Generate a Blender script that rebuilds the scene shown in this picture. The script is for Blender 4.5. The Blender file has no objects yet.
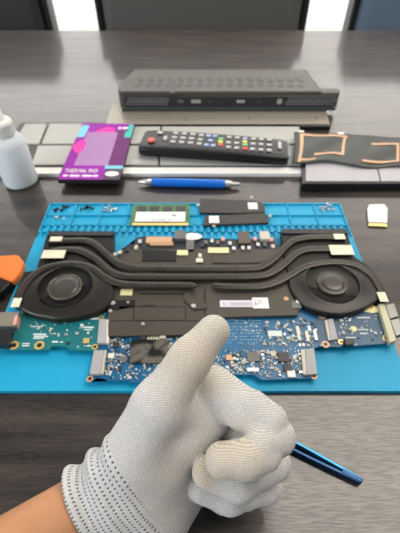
import bpy, bmesh, math, random
import numpy as np
from mathutils import Vector, Matrix

random.seed(7)
SC = bpy.context.scene
COL = SC.collection
T = 0.74                    # table-top height
H = 0.295                   # lens height above the table
PITCH = math.radians(47.0)  # camera looks down by this much
F = 400.0                   # focal length in picture widths of 400

# ------------------------------------------------------------------ camera
cd = bpy.data.cameras.new('camera')
cam = bpy.data.objects.new('camera', cd); COL.objects.link(cam)
cd.sensor_fit = 'VERTICAL'; cd.sensor_height = 36.0
cd.lens = F / 533.0 * 36.0
cd.clip_start = 0.01; cd.clip_end = 50
cam.location = (0, 0, T + H)
cam.rotation_euler = (math.pi / 2 - PITCH, 0, 0)
cd.dof.use_dof = True; cd.dof.focus_distance = 0.235; cd.dof.aperture_fstop = 13.0
SC.camera = cam

# ------------------------------------------------------------------ world, lamps, exposure
w = bpy.data.worlds.new('world'); SC.world = w; w.use_nodes = True
w.node_tree.nodes['Background'].inputs[0].default_value = (0.93, 0.97, 1.0, 1)
w.node_tree.nodes['Background'].inputs[1].default_value = 0.24
def area(name, loc, target, sx, sy, power, color):
    l = bpy.data.lights.new(name, 'AREA'); l.shape = 'RECTANGLE'; l.size = sx; l.size_y = sy
    l.energy = power; l.color = color
    o = bpy.data.objects.new(name, l); COL.objects.link(o); o.location = loc
    o.rotation_euler = (Vector(target) - Vector(loc)).to_track_quat('-Z', 'Y').to_euler()
    return o
area('ceiling_lamp', (0.95, 0.75, 2.5), (0.95, 0.75, 0), 1.3, 1.3, 36, (1.0, 0.90, 0.79))
area('wall_wash_light', (0.0, 1.2, 2.5), (0.0, 1.80, 0.45), 2.6, 0.3, 34, (1.0, 0.97, 0.93)).data.spread = math.radians(60)  # added unseen light that brightens the low back wall between the chairs
area('table_sheen_light', (0.0, 1.77, 1.72), (0.0, 0.0, 1.72), 3.4, 1.15, 9, (1.0, 0.96, 0.90))  # added panel at the back wall, no window modelled; gives the table its sheen
area('palm_fill_light', (-1.7, -0.9, 1.7), (0, 0.2, 0.8), 1.4, 1.4, 38, (0.93, 0.96, 1.0))  # added fill from behind left of the camera, lifts the palm and cuff
SC.view_settings.view_transform = 'Standard'
SC.view_settings.look = 'None'
SC.view_settings.exposure = 0.12
SC.view_settings.gamma = 1.0
SC.view_settings.use_curve_mapping = False

# ------------------------------------------------------------------ helpers
CT, ST = math.cos(PITCH), math.sin(PITCH)
def at(px, py, z=0.0):
    """point of the plane z above the table top that the photograph shows at px, py"""
    dx, dy = (px - 200) / F, -(py - 266.5) / F
    d = Vector((dx, CT + dy * ST, -ST + dy * CT))
    t = (z - H) / d.z
    return Vector((d.x * t, d.y * t, T + z))
def srgb(r, g, b):
    f = lambda c: ((c / 255 + 0.055) / 1.055) ** 2.4 if c > 10 else c / 255 / 12.92
    return (f(r), f(g), f(b), 1)

def material(name, color, rough=0.5, metal=0.0, var=0.08, scale=60.0, bump=0.0, spec=0.5, coat=0.0, trans=0.0, ior=1.45, stretch=(1, 1, 1), rvar=0.0):
    m = bpy.data.materials.new(name); m.use_nodes = True
    nt = m.node_tree; b = nt.nodes['Principled BSDF']
    c = tuple(color)[:3]
    tc = nt.nodes.new('ShaderNodeTexCoord'); mp = nt.nodes.new('ShaderNodeMapping'); mp.inputs['Scale'].default_value = stretch
    nz = nt.nodes.new('ShaderNodeTexNoise'); nz.inputs['Scale'].default_value = scale; nz.inputs['Detail'].default_value = 4
    nt.links.new(tc.outputs['Object'], mp.inputs['Vector']); nt.links.new(mp.outputs[0], nz.inputs['Vector'])
    mx = nt.nodes.new('ShaderNodeMix'); mx.data_type = 'RGBA'
    mx.inputs[6].default_value = tuple(max(0, x * (1 - var)) for x in c) + (1,)
    mx.inputs[7].default_value = tuple(min(1, x * (1 + var)) for x in c) + (1,)
    nt.links.new(nz.outputs['Fac'], mx.inputs[0]); nt.links.new(mx.outputs[2], b.inputs['Base Color'])
    b.inputs['Roughness'].default_value = rough; b.inputs['Metallic'].default_value = metal
    b.inputs['Specular IOR Level'].default_value = spec; b.inputs['Coat Weight'].default_value = coat
    b.inputs['Transmission Weight'].default_value = trans; b.inputs['IOR'].default_value = ior
    if rvar:
        mr = nt.nodes.new('ShaderNodeMapRange'); mr.inputs[3].default_value = rough - rvar; mr.inputs[4].default_value = rough + rvar
        nt.links.new(nz.outputs['Fac'], mr.inputs[0]); nt.links.new(mr.outputs[0], b.inputs['Roughness'])
    if bump:
        bp = nt.nodes.new('ShaderNodeBump'); bp.inputs['Strength'].default_value = bump; bp.inputs['Distance'].default_value = 0.001
        nt.links.new(nz.outputs['Fac'], bp.inputs['Height']); nt.links.new(bp.outputs[0], b.inputs['Normal'])
    return m

def origin_of(o):
    p = Vector((0, 0, 0))
    while o is not None:
        p = p + o.location; o = o.parent
    return p
def obj(name, bm, mat, parent=None, smooth=False, bevel=0.0, label=None, keep=False):
    """link a bmesh written in world coordinates as ONE mesh object (vertices relative to the parent)"""
    if parent is not None and not keep:
        bmesh.ops.translate(bm, verts=bm.verts, vec=-origin_of(parent))
    me = bpy.data.meshes.new(name)
    bmesh.ops.recalc_face_normals(bm, faces=bm.faces)
    bm.to_mesh(me); bm.free()
    for m in (mat if isinstance(mat, (list, tuple)) else [mat]): me.materials.append(m)
    if smooth: me.polygons.foreach_set('use_smooth', [True] * len(me.polygons))
    o = bpy.data.objects.new(name, me); COL.objects.link(o)
    if parent is not None: o.parent = parent
    if bevel:
        md = o.modifiers.new('bevel', 'BEVEL'); md.width = bevel; md.segments = 2; md.limit_method = 'ANGLE'; md.angle_limit = 0.6
    if label: o['label'] = label
    return o
def tag(o, label, cat, group=None):
    o['label'] = label; o['category'] = cat
    if group: o['group'] = group
    return o
def thing(name, loc, label, cat, group=None):
    o = bpy.data.objects.new(name, None); COL.objects.link(o); o.location = loc; o.empty_display_size = 0.02
    return tag(o, label, cat, group)
def dup(src, loc, label=None, rot=None):
    def cp(o, par):
        c = o.copy(); COL.objects.link(c)
        if par is not None: c.parent = par
        for ch in list(o.children): cp(ch, c)
        return c
    kids = list(src.children)
    r = src.copy(); COL.objects.link(r); r.location = loc
    if rot is not None: r.rotation_euler = rot
    for k in kids: cp(k, r)
    if label: r['label'] = label
    return r
def NB(): return bmesh.new()
def box(bm, c, s, rz=0.0, mi=0):
    r = bmesh.ops.create_cube(bm, size=1.0)
    M = Matrix.Translation(c) @ Matrix.Rotation(rz, 4, 'Z') @ Matrix.Diagonal((s[0], s[1], s[2], 1))
    bmesh.ops.transform(bm, matrix=M, verts=r['verts'])
    for f in {f for v in r['verts'] for f in v.link_faces}: f.material_index = mi
    return r['verts']
def prism(bm, pts, z0, z1, mi=0):
    """pts: world xy polygon, heights above the table"""
    lo = [bm.verts.new((p[0], p[1], T + z0)) for p in pts]; hi = [bm.verts.new((p[0], p[1], T + z1)) for p in pts]
    n = len(pts); fs = []
    for i in range(n):
        j = (i + 1) % n; fs.append(bm.faces.new((lo[i], lo[j], hi[j], hi[i])))
    top = bm.faces.new(hi); bot = bm.faces.new(list(reversed(lo)))
    r = bmesh.ops.triangulate(bm, faces=[top, bot])
    for f in fs + r['faces']: f.material_index = mi
def poly(bm, pix, z0, z1, mi=0):
    prism(bm, [at(x, y, z1).xy for x, y in pix], z0, z1, mi)
def rect(x0, y0, x1, y1, z):
    yc = (y0 + y1) / 2
    return at(x0, yc, z).x, at(x1, yc, z).x, at(200, y1, z).y, at(200, y0, z).y   # X0 X1 Y0 Y1
def pbox(bm, x0, y0, x1, y1, z0, z1, mi=0):
    X0, X1, Y0, Y1 = rect(x0, y0, x1, y1, z1)
    box(bm, ((X0 + X1) / 2, (Y0 + Y1) / 2, T + (z0 + z1) / 2), (X1 - X0, Y1 - Y0, z1 - z0), 0, mi)
def cyl(bm, c, r, h, seg=24, axis='Z', r2=None, M=None, mi=0):
    q = bmesh.ops.create_cone(bm, cap_ends=True, segments=seg, radius1=r, radius2=r if r2 is None else r2, depth=h)
    R = {'Z': Matrix.Identity(4), 'X': Matrix.Rotation(math.pi / 2, 4, 'Y'), 'Y': Matrix.Rotation(-math.pi / 2, 4, 'X')}[axis]
    X = Matrix.Translation(c) @ R
    if M is not None: X = M @ X
    bmesh.ops.transform(bm, matrix=X, verts=q['verts'])
    for f in {f for v in q['verts'] for f in v.link_faces}: f.material_index = mi
    return q['verts']
def lathe(bm, prof, c, seg=40, cap=True, M=None):
    rings = []
    for r, z in prof:
        rings.append([bm.verts.new((c[0] + r * math.cos(2 * math.pi * k / seg), c[1] + r * math.sin(2 * math.pi * k / seg), c[2] + z)) for k in range(seg)])
    for a, b in zip(rings, rings[1:]):
        for k in range(seg): bm.faces.new((a[k], a[(k + 1) % seg], b[(k + 1) % seg], b[k]))
    if cap: bm.faces.new(list(reversed(rings[0]))); bm.faces.new(rings[-1])
    if M is not None:
        bmesh.ops.transform(bm, matrix=M, verts=[v for r in rings for v in r])
def smooth_path(pts, n=6):
    """Catmull-Rom through the points"""
    P = [pts[0] * 2 - pts[1]] + list(pts) + [pts[-1] * 2 - pts[-2]]; out = []
    for i in range(1, len(P) - 2):
        a, b, c, d = P[i - 1:i + 3]
        for k in range(n):
            t = k / n
            out.append(0.5 * ((2 * b) + (c - a) * t + (2 * a - 5 * b + 4 * c - d) * t * t + (3 * b - a - 3 * c + d) * t ** 3))
    out.append(P[-2]); return out
def flat_tube(bm, pts, wd, ht, taper=None):
    """a flattened pipe lying along pts, rounded shoulders"""
    sec = []
    for k in range(12):
        a = 2 * math.pi * k / 12
        ca, sa = math.cos(a), math.sin(a)
        sec.append((math.copysign(abs(ca) ** 0.35, ca) * wd / 2, math.copysign(abs(sa) ** 0.45, sa) * ht / 2))
    rings = []
    for i, p in enumerate(pts):
        t = (pts[min(i + 1, len(pts) - 1)] - pts[max(i - 1, 0)]); t.z = 0; t.normalize()
        n = Vector((-t.y, t.x, 0)); s = 1.0
        if taper and i >= len(pts) - taper: s = 1.0 - 0.6 * (i - len(pts) + taper + 1) / taper
        rings.append([bm.verts.new(p + n * u * s + Vector((0, 0, v))) for u, v in sec])
    for a, b in zip(rings, rings[1:]):
        for k in range(12): bm.faces.new((a[k], a[(k + 1) % 12], b[(k + 1) % 12], b[k]))
    bm.faces.new(list(reversed(rings[0]))); bm.faces.new(rings[-1])
def text_bm(s, size, M, mi=0, depth=0.00005):
    cu = bpy.data.curves.new('lettering', 'FONT'); cu.body = s; cu.size = size; cu.extrude = depth; cu.align_x = 'LEFT'
    o = bpy.data.objects.new('lettering', cu); COL.objects.link(o)
    dg = bpy.context.evaluated_depsgraph_get(); me = bpy.data.meshes.new_from_object(o.evaluated_get(dg))
    bpy.data.objects.remove(o); bpy.data.curves.remove(cu)
    bm = NB(); bm.from_mesh(me); bpy.data.meshes.remove(me)
    bmesh.ops.transform(bm, matrix=M, verts=bm.verts)
    for f in bm.faces: f.material_index = mi
    return bm

# ------------------------------------------------------------------ materials
def wood_material():
    m = bpy.data.materials.new('dark_wood'); m.use_nodes = True; nt = m.node_tree; b = nt.nodes['Principled BSDF']
    tc = nt.nodes.new('ShaderNodeTexCoord')
    def noise(sc, scale, detail):
        mp = nt.nodes.new('ShaderNodeMapping'); mp.inputs['Scale'].default_value = sc
        n = nt.nodes.new('ShaderNodeTexNoise'); n.inputs['Scale'].default_value = scale; n.inputs['Detail'].default_value = detail
        nt.links.new(tc.outputs['Object'], mp.inputs[0]); nt.links.new(mp.outputs[0], n.inputs['Vector']); return n
    n1 = noise((34, 430, 1), 3.0, 7); n2 = noise((3, 22, 1), 3.0, 4)
    n3 = noise((30, 330, 1), 3.0, 3)
    mu = nt.nodes.new('ShaderNodeMath'); mu.operation = 'MULTIPLY_ADD'; mu.inputs[1].default_value = 0.6
    nt.links.new(n2.outputs['Fac'], mu.inputs[0])
    m2 = nt.nodes.new('ShaderNodeMath'); m2.operation = 'MULTIPLY'; m2.inputs[1].default_value = 0.45
    nt.links.new(n1.outputs['Fac'], m2.inputs[0]); nt.links.new(m2.outputs[0], mu.inputs[2])
    cr = nt.nodes.new('ShaderNodeValToRGB')
    cr.color_ramp.elements[0].position = 0.40; cr.color_ramp.elements[0].color = (0.002, 0.0018, 0.0016, 1)
    cr.color_ramp.elements[1].position = 0.64; cr.color_ramp.elements[1].color = (0.046, 0.034, 0.025, 1)
    nt.links.new(mu.outputs[0], cr.inputs[0]); nt.links.new(cr.outputs[0], b.inputs['Base Color'])
    mr = nt.nodes.new('ShaderNodeMapRange'); mr.inputs[3].default_value = 0.40; mr.inputs[4].default_value = 0.60
    nt.links.new(n1.outputs['Fac'], mr.inputs[0]); nt.links.new(mr.outputs[0], b.inputs['Roughness'])
    bp = nt.nodes.new('ShaderNodeBump'); bp.inputs['Strength'].default_value = 0.12; bp.inputs['Distance'].default_value = 0.0005
    ad = nt.nodes.new('ShaderNodeMath'); ad.operation = 'ADD'
    nt.links.new(n1.outputs['Fac'], ad.inputs[0]); nt.links.new(n3.outputs['Fac'], ad.inputs[1])
    nt.links.new(ad.outputs[0], bp.inputs['Height']); nt.links.new(bp.outputs[0], b.inputs['Normal'])
    b.inputs['IOR'].default_value = 1.55; b.inputs['Specular IOR Level'].default_value = 0.35; b.inputs['Coat Weight'].default_value = 0.9; b.inputs['Coat Roughness'].default_value = 0.10; b.inputs['Coat IOR'].default_value = 1.53
    bc_ = nt.nodes.new('ShaderNodeBump'); bc_.inputs['Strength'].default_value = 0.05; bc_.inputs['Distance'].default_value = 0.0005
    cw = nt.nodes.new('ShaderNodeMapRange'); cw.inputs[1].default_value = 0.40; cw.inputs[2].default_value = 0.60; cw.inputs[3].default_value = 0.62; cw.inputs[4].default_value = 1.0
    nt.links.new(n1.outputs['Fac'], cw.inputs[0]); nt.links.new(cw.outputs[0], b.inputs['Coat Weight'])
    nt.links.new(n1.outputs['Fac'], bc_.inputs['Height']); nt.links.new(bc_.outputs[0], b.inputs['Coat Normal'])
    return m
def pcb_material(name, base, light, speck, scale=1.0):
    m = bpy.data.materials.new(name); m.use_nodes = True; nt = m.node_tree; b = nt.nodes['Principled BSDF']
    tc = nt.nodes.new('ShaderNodeTexCoord')
    br = nt.nodes.new('ShaderNodeTexBrick'); br.inputs['Scale'].default_value = 260 * scale
    br.inputs['Color1'].default_value = base; br.inputs['Color2'].default_value = light; br.inputs['Mortar'].default_value = light
    br.inputs['Mortar Size'].default_value = 0.04; br.inputs['Bias'].default_value = -0.45
    nz = nt.nodes.new('ShaderNodeTexNoise'); nz.inputs['Scale'].default_value = 90; nz.inputs['Detail'].default_value = 3
    mx = nt.nodes.new('ShaderNodeMix'); mx.data_type = 'RGBA'
    nt.links.new(tc.outputs['Object'], br.inputs['Vector']); nt.links.new(tc.outputs['Object'], nz.inputs['Vector'])
    nt.links.new(nz.outputs['Fac'], mx.inputs[0]); mx.inputs[6].default_value = base; nt.links.new(br.outputs['Color'], mx.inputs[7])
    vo = nt.nodes.new('ShaderNodeTexVoronoi'); vo.inputs['Scale'].default_value = 330 * scale
    nt.links.new(tc.outputs['Object'], vo.inputs['Vector'])
    lt = nt.nodes.new('ShaderNodeMath'); lt.operation = 'LESS_THAN'; lt.inputs[1].default_value = 0.22
    nt.links.new(vo.outputs['Distance'], lt.inputs[0])
    nz2 = nt.nodes.new('ShaderNodeTexNoise'); nz2.inputs['Scale'].default_value = 70
    nt.links.new(tc.outputs['Object'], nz2.inputs['Vector'])
    gt = nt.nodes.new('ShaderNodeMath'); gt.operation = 'GREATER_THAN'; gt.inputs[1].default_value = 0.56
    nt.links.new(nz2.outputs['Fac'], gt.inputs[0])
    mu = nt.nodes.new('ShaderNodeMath'); mu.operation = 'MULTIPLY'; nt.links.new(lt.outputs[0], mu.inputs[0]); nt.links.new(gt.outputs[0], mu.inputs[1])
    m2 = nt.nodes.new('ShaderNodeMix'); m2.data_type = 'RGBA'
    nt.links.new(mu.outputs[0], m2.inputs[0]); nt.links.new(mx.outputs[2], m2.inputs[6]); m2.inputs[7].default_value = speck
    nt.links.new(m2.outputs[2], b.inputs['Base Color']); b.inputs['Roughness'].default_value = 0.38
    return m
def knit_material(name, c_hi, c_lo, pitch_x, pitch_y, ang, uv=False, strength=0.5, sharp=False, warm_tint=False):
    m = bpy.data.materials.new(name); m.use_nodes = True; nt = m.node_tree; b = nt.nodes['Principled BSDF']
    tc = nt.nodes.new('ShaderNodeTexCoord'); mp = nt.nodes.new('ShaderNodeMapping')
    nt.links.new(tc.outputs['UV' if uv else 'Object'], mp.inputs[0])
    mp.inputs['Rotation'].default_value = (0, 0, ang)
    nzw = nt.nodes.new('ShaderNodeTexNoise'); nzw.inputs['Scale'].default_value = 40
    nt.links.new(tc.outputs['Object'], nzw.inputs['Vector'])
    va = nt.nodes.new('ShaderNodeVectorMath'); va.operation = 'MULTIPLY_ADD'; va.inputs[1].default_value = (0.0022, 0.0022, 0.0022)
    nt.links.new(nzw.outputs['Color'], va.inputs[0]); nt.links.new(mp.outputs[0], va.inputs[2])
    sp = nt.nodes.new('ShaderNodeSeparateXYZ'); nt.links.new(va.outputs[0], sp.inputs[0])
    def sine(out, pitch):
        a = nt.nodes.new('ShaderNodeMath'); a.operation = 'MULTIPLY'; a.inputs[1].default_value = 2 * math.pi / pitch
        s = nt.nodes.new('ShaderNodeMath'); s.operation = 'SINE'
        nt.links.new(out, a.inputs[0]); nt.links.new(a.outputs[0], s.inputs[0]); return s
    s1, s2 = sine(sp.outputs[0], pitch_x), sine(sp.outputs[1], pitch_y)
    pr = nt.nodes.new('ShaderNodeMath'); pr.operation = 'MULTIPLY'
    if sharp:
        h1 = nt.nodes.new('ShaderNodeMath'); h1.operation = 'MULTIPLY_ADD'; h1.inputs[1].default_value = 0.5; h1.inputs[2].default_value = 0.5
        h2 = nt.nodes.new('ShaderNodeMath'); h2.operation = 'MULTIPLY_ADD'; h2.inputs[1].default_value = 0.5; h2.inputs[2].default_value = 0.5
        nt.links.new(s1.outputs[0], h1.inputs[0]); nt.links.new(s2.outputs[0], h2.inputs[0])
        nt.links.new(h1.outputs[0], pr.inputs[0]); nt.links.new(h2.outputs[0], pr.inputs[1])
        mr = nt.nodes.new('ShaderNodeMapRange'); mr.inputs[1].default_value = 0.48; mr.inputs[2].default_value = 0.85; mr.inputs[3].default_value = 1; mr.inputs[4].default_value = 0
    else:
        nt.links.new(s1.outputs[0], pr.inputs[0]); nt.links.new(s2.outputs[0], pr.inputs[1])
        mr = nt.nodes.new('ShaderNodeMapRange'); mr.inputs[1].default_value = -0.7; mr.inputs[2].default_value = 0.5
    nt.links.new(pr.outputs[0], mr.inputs[0])
    fz = nt.nodes.new('ShaderNodeTexNoise'); fz.inputs['Scale'].default_value = 900; fz.inputs['Detail'].default_value = 2
    nt.links.new(tc.outputs['Object'], fz.inputs['Vector'])
    mx = nt.nodes.new('ShaderNodeMix'); mx.data_type = 'RGBA'; mx.inputs[6].default_value = c_lo; mx.inputs[7].default_value = c_hi
    nt.links.new(mr.outputs[0], mx.inputs[0])
    hs = nt.nodes.new('ShaderNodeMix'); hs.data_type = 'RGBA'; hs.blend_type = 'MULTIPLY'; hs.inputs[0].default_value = 0.35
    nt.links.new(mx.outputs[2], hs.inputs[6]); nt.links.new(fz.outputs['Fac'], hs.inputs[7])
    last = hs.outputs[2]
    if warm_tint:   # warmer tint on the thumb and on the curled fingertips
        for cpos, rad in ((tint_at(196, 350, 0.196), 0.034), (tint_at(228, 458, 0.190), 0.024), (tint_at(205, 478, 0.200), 0.016)):
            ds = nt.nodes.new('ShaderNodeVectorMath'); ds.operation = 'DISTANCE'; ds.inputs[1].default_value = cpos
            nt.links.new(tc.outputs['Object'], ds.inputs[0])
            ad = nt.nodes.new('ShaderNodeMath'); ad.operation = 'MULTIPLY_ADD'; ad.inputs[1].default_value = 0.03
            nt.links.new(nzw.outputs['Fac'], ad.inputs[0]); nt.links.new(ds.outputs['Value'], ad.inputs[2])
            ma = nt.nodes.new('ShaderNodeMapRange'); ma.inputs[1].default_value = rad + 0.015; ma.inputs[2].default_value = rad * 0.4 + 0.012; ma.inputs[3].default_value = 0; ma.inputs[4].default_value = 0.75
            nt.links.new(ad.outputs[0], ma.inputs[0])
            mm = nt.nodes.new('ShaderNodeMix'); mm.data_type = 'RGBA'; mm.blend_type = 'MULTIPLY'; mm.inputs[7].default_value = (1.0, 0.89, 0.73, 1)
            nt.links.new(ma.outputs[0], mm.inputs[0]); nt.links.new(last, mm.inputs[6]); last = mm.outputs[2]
    nt.links.new(last, b.inputs['Base Color'])
    b.inputs['Roughness'].default_value = 0.85; b.inputs['Specular IOR Level'].default_value = 0.2
    b.inputs['Sheen Weight'].default_value = 0.15
    bp = nt.nodes.new('ShaderNodeBump'); bp.inputs['Strength'].default_value = strength; bp.inputs['Distance'].default_value = 0.0004
    nt.links.new(mr.outputs[0], bp.inputs['Height']); nt.links.new(bp.outputs[0], b.inputs['Normal'])
    return m

M_wood = wood_material()
M_wall = material('white_paint', (0.88, 0.88, 0.86), 0.7, bump=0.05)
M_floor = material('grey_carpet', (0.16, 0.16, 0.16), 0.9, var=0.3, scale=300, bump=0.4)
M_leather_brown = material('brown_black_leather', (0.10, 0.095, 0.088), 0.5, bump=0.15, scale=300)
M_leather_black = material('black_leather', (0.026, 0.027, 0.03), 0.5, bump=0.15, scale=300)
M_leather_blue = material('slate_blue_leather', (0.12, 0.17, 0.23), 0.5, bump=0.15, scale=300)
M_chair_metal = material('black_steel', (0.01, 0.01, 0.011), 0.4, spec=0.5)
M_mat = material('blue_silicone', (0.003, 0.34, 0.58), 0.55, var=0.05, scale=40, bump=0.08)
M_pcb_blue = pcb_material('blue_circuit_laminate', (0.001, 0.078, 0.20, 1), (0.005, 0.18, 0.34, 1), (0.25, 0.45, 0.55, 1))
M_pcb_teal = pcb_material('teal_circuit_laminate', (0.002, 0.135, 0.15, 1), (0.006, 0.20, 0.21, 1), (0.35, 0.5, 0.5, 1), 0.7)
M_pcb_navy = pcb_material('navy_circuit_laminate', (0.003, 0.050, 0.115, 1), (0.02, 0.11, 0.19, 1), (0.4, 0.5, 0.55, 1), 0.8)
M_plate = material('gunmetal_plate', (0.066, 0.058, 0.045), 0.42, metal=0.15, spec=0.35, var=0.12, scale=25, rvar=0.05)
M_black_plate = material('black_plate', (0.008, 0.007, 0.006), 0.42, metal=0.1, spec=0.35, var=0.2, scale=40)
M_pipe = material('black_heat_pipe', (0.040, 0.035, 0.027), 0.29, metal=0.25, spec=0.4, var=0.2, scale=50, rvar=0.06)
M_fan = material('fan_plastic', (0.017, 0.015, 0.012), 0.33, spec=0.4, var=0.2, scale=70, rvar=0.06)
M_hub = material('fan_hub_plastic', (0.045, 0.041, 0.035), 0.27, var=0.5, scale=60, rvar=0.08)
M_fins = material('fan_blade_plastic', (0.012, 0.011, 0.010), 0.45)
M_white = material('white_label', (0.80, 0.80, 0.77), 0.6, var=0.04)
M_cream = material('cream_sticker', (0.72, 0.68, 0.52), 0.6, var=0.05)
M_yellow = material('pale_yellow_sticker', (0.72, 0.68, 0.36), 0.6, var=0.05)
M_gold = material('gold_plating', (0.80, 0.58, 0.22), 0.35, metal=0.6)
M_copper = material('copper_foil', (0.60, 0.36, 0.21), 0.45, metal=0.2, var=0.15)
M_silver = material('silver_metal', (0.55, 0.55, 0.54), 0.35, metal=0.7, var=0.1)
M_greyplastic = material('grey_connector_plastic', (0.36, 0.36, 0.37), 0.5)
M_beige = material('beige_connector_plastic', (0.55, 0.50, 0.40), 0.5)
M_chip = material('black_chip_resin', (0.028, 0.028, 0.03), 0.42)
M_greychip = material('grey_chip_resin', (0.13, 0.13, 0.125), 0.4)
M_cap = material('ceramic_component', (0.42, 0.40, 0.36), 0.4, var=0.4, scale=700)
M_tape = bpy.data.materials.new('blotch_reflection_foil'); 
M_pink = material('pink_pad', (0.75, 0.36, 0.30), 0.5)
M_black = material('black_plastic', (0.012, 0.012, 0.013), 0.38)
M_ink = material('grey_ink', (0.22, 0.22, 0.26), 0.7)
M_print = material('white_silkscreen', (0.62, 0.70, 0.68), 0.6)

def foil_material():
    m = M_tape; m.use_nodes = True; nt = m.node_tree; b = nt.nodes['Principled BSDF']
    tc = nt.nodes.new('ShaderNodeTexCoord'); n = nt.nodes.new('ShaderNodeTexNoise'); n.inputs['Scale'].default_value = 75; n.inputs['Detail'].default_value = 1.5
    n.inputs['Distortion'].default_value = 0.6
    cr = nt.nodes.new('ShaderNodeValToRGB'); cr.color_ramp.elements[0].position = 0.42; cr.color_ramp.elements[0].color = (0.015, 0.014, 0.013, 1)  # blotchy reflections of the glossy cover painted into its base colour
    cr.color_ramp.elements[1].position = 0.56; cr.color_ramp.elements[1].color = (0.17, 0.15, 0.125, 1)
    nt.links.new(tc.outputs['Object'], n.inputs['Vector']); nt.links.new(n.outputs['Fac'], cr.inputs[0]); nt.links.new(cr.outputs[0], b.inputs['Base Color'])
    b.inputs['Roughness'].default_value = 0.3; b.inputs['Metallic'].default_value = 0.4
foil_material()

# ------------------------------------------------------------------ setting
bm = NB(); box(bm, (0, 0.4, -0.05), (5.0, 3.0, 0.1)); o = obj('floor', bm, M_floor); o['kind'] = 'structure'
bm = NB(); box(bm, (0, 1.85, 1.3), (5.0, 0.1, 2.6)); o = obj('wall_back', bm, M_wall); o['kind'] = 'structure'
bm = NB(); box(bm, (0, 1.79, 0.05), (5.0, 0.02, 0.1)); o = obj('baseboard_back', bm, M_wall); o['kind'] = 'structure'

# ------------------------------------------------------------------ table
FAR = at(200, 30).y
t = thing('conference_table', (0, 0.25, 0), 'long dark wood-grain table that carries all the repair parts', 'table')
bm = NB(); box(bm, (0, (FAR - 0.35) / 2, T - 0.018), (2.6, FAR + 0.35, 0.036)); obj('table_top', bm, M_wood, t, bevel=0.003)
for sx in (-1.15, 1.15):
    for y in (-0.25, FAR - 0.1):
        bm = NB(); box(bm, (sx, y, (T - 0.036) / 2), (0.07, 0.07, T - 0.036)); obj('leg', bm, M_chair_metal, t, bevel=0.004)

# ------------------------------------------------------------------ chairs beyond the table
def chair(x, y, wd, leather, label, mid=False):
    t = thing('meeting_chair', (x, y, 0), label, 'chair', 'meeting chairs beyond the far table edge')
    bm = NB(); box(bm, (x, y + 0.0, 0.70), (wd, 0.07, 0.44)); obj('backrest', bm, leather, t, bevel=0.025)
    bm = NB(); box(bm, (x, y - 0.25, 0.44), (wd, 0.46, 0.08)); obj('seat', bm, leather, t, bevel=0.025)
    for s in (-1, 1):
        bm = NB(); box(bm, (x + s * (wd / 2 + 0.008), y, 0.61), (0.014, 0.05, 0.5)); obj('back_frame', bm, M_chair_metal, t, bevel=0.004)
        for yy in (y - 0.42, y - 0.02):
            bm = NB(); box(bm, (x + s * (wd / 2 - 0.03), yy, 0.2), (0.03, 0.03, 0.4)); obj('leg', bm, M_chair_metal, t, bevel=0.004)
CY = FAR + 0.16
def chx(px): # X at the chair backs
    return (px - 200) / F * (CY * CT + (H + T - 0.70) * ST)
chair((chx(-170) + chx(50)) / 2, CY, chx(50) - chx(-170), M_leather_black, 'black leather meeting chair at the far table edge, leftmost of three')
chair((chx(106) + chx(298)) / 2, CY, chx(298) - chx(106), M_leather_brown, 'brown-black leather meeting chair at the far table edge, between two white gaps')
chair((chx(351) + chx(557)) / 2, CY, chx(557) - chx(351), M_leather_blue, 'slate-blue meeting chair at the far table edge, rightmost of three')

# ------------------------------------------------------------------ blue repair mat
MT = 0.004
a, b_ = at(50, 203, MT), at(340, 203, MT)
MX0, MX1 = a.x, b_.x
MYF, MYN = a.y, at(200, 391, MT).y
t = thing('silicone_repair_mat', ((MX0 + MX1) / 2, (MYF + MYN) / 2, T), 'bright blue silicone repair mat lying under the dismantled laptop board', 'mat')
YS = at(200, 238, MT).y            # where the tray strip ends
bm = NB()
box(bm, ((MX0 + MX1) / 2, (MYN + YS) / 2, T + MT / 2), (MX1 - MX0, YS - MYN, MT))
box(bm, ((MX0 + MX1) / 2, (MYF + YS) / 2, T + 0.001), (MX1 - MX0, MYF - YS, 0.002))
obj('work_surface', bm, M_mat, t)
bm = NB()
def rib(x0, x1, y0, y1): box(bm, ((x0 + x1) / 2, (y0 + y1) / 2, T + 0.003), (x1 - x0, y1 - y0, 0.0021))
WL = 0.0016
rows = [MYF, at(200, 214.2, MT).y, at(200, 224.5, MT).y, at(200, 231, MT).y, YS + 0.001]
for r in rows: rib(MX0, MX1, r - WL, r)
ncol = 11
for i in range(ncol + 1):
    x = MX0 + (MX1 - MX0 - WL) * i / ncol
    rib(x, x + WL, rows[2], rows[0])
nd = 44
for r in range(2, 4):
    for i in range(nd + 1):
        x = MX0 + (MX1 - MX0 - WL) * i / nd + (0.0 if r == 2 else (0.0035 if i < nd else 0))
        rib(x - 0.0008 if 0 < i < nd else x, x + WL + (0.0008 if 0 < i < nd else 0), rows[r + 1], rows[r])
obj('compartment_grid', bm, M_mat, t)

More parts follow.
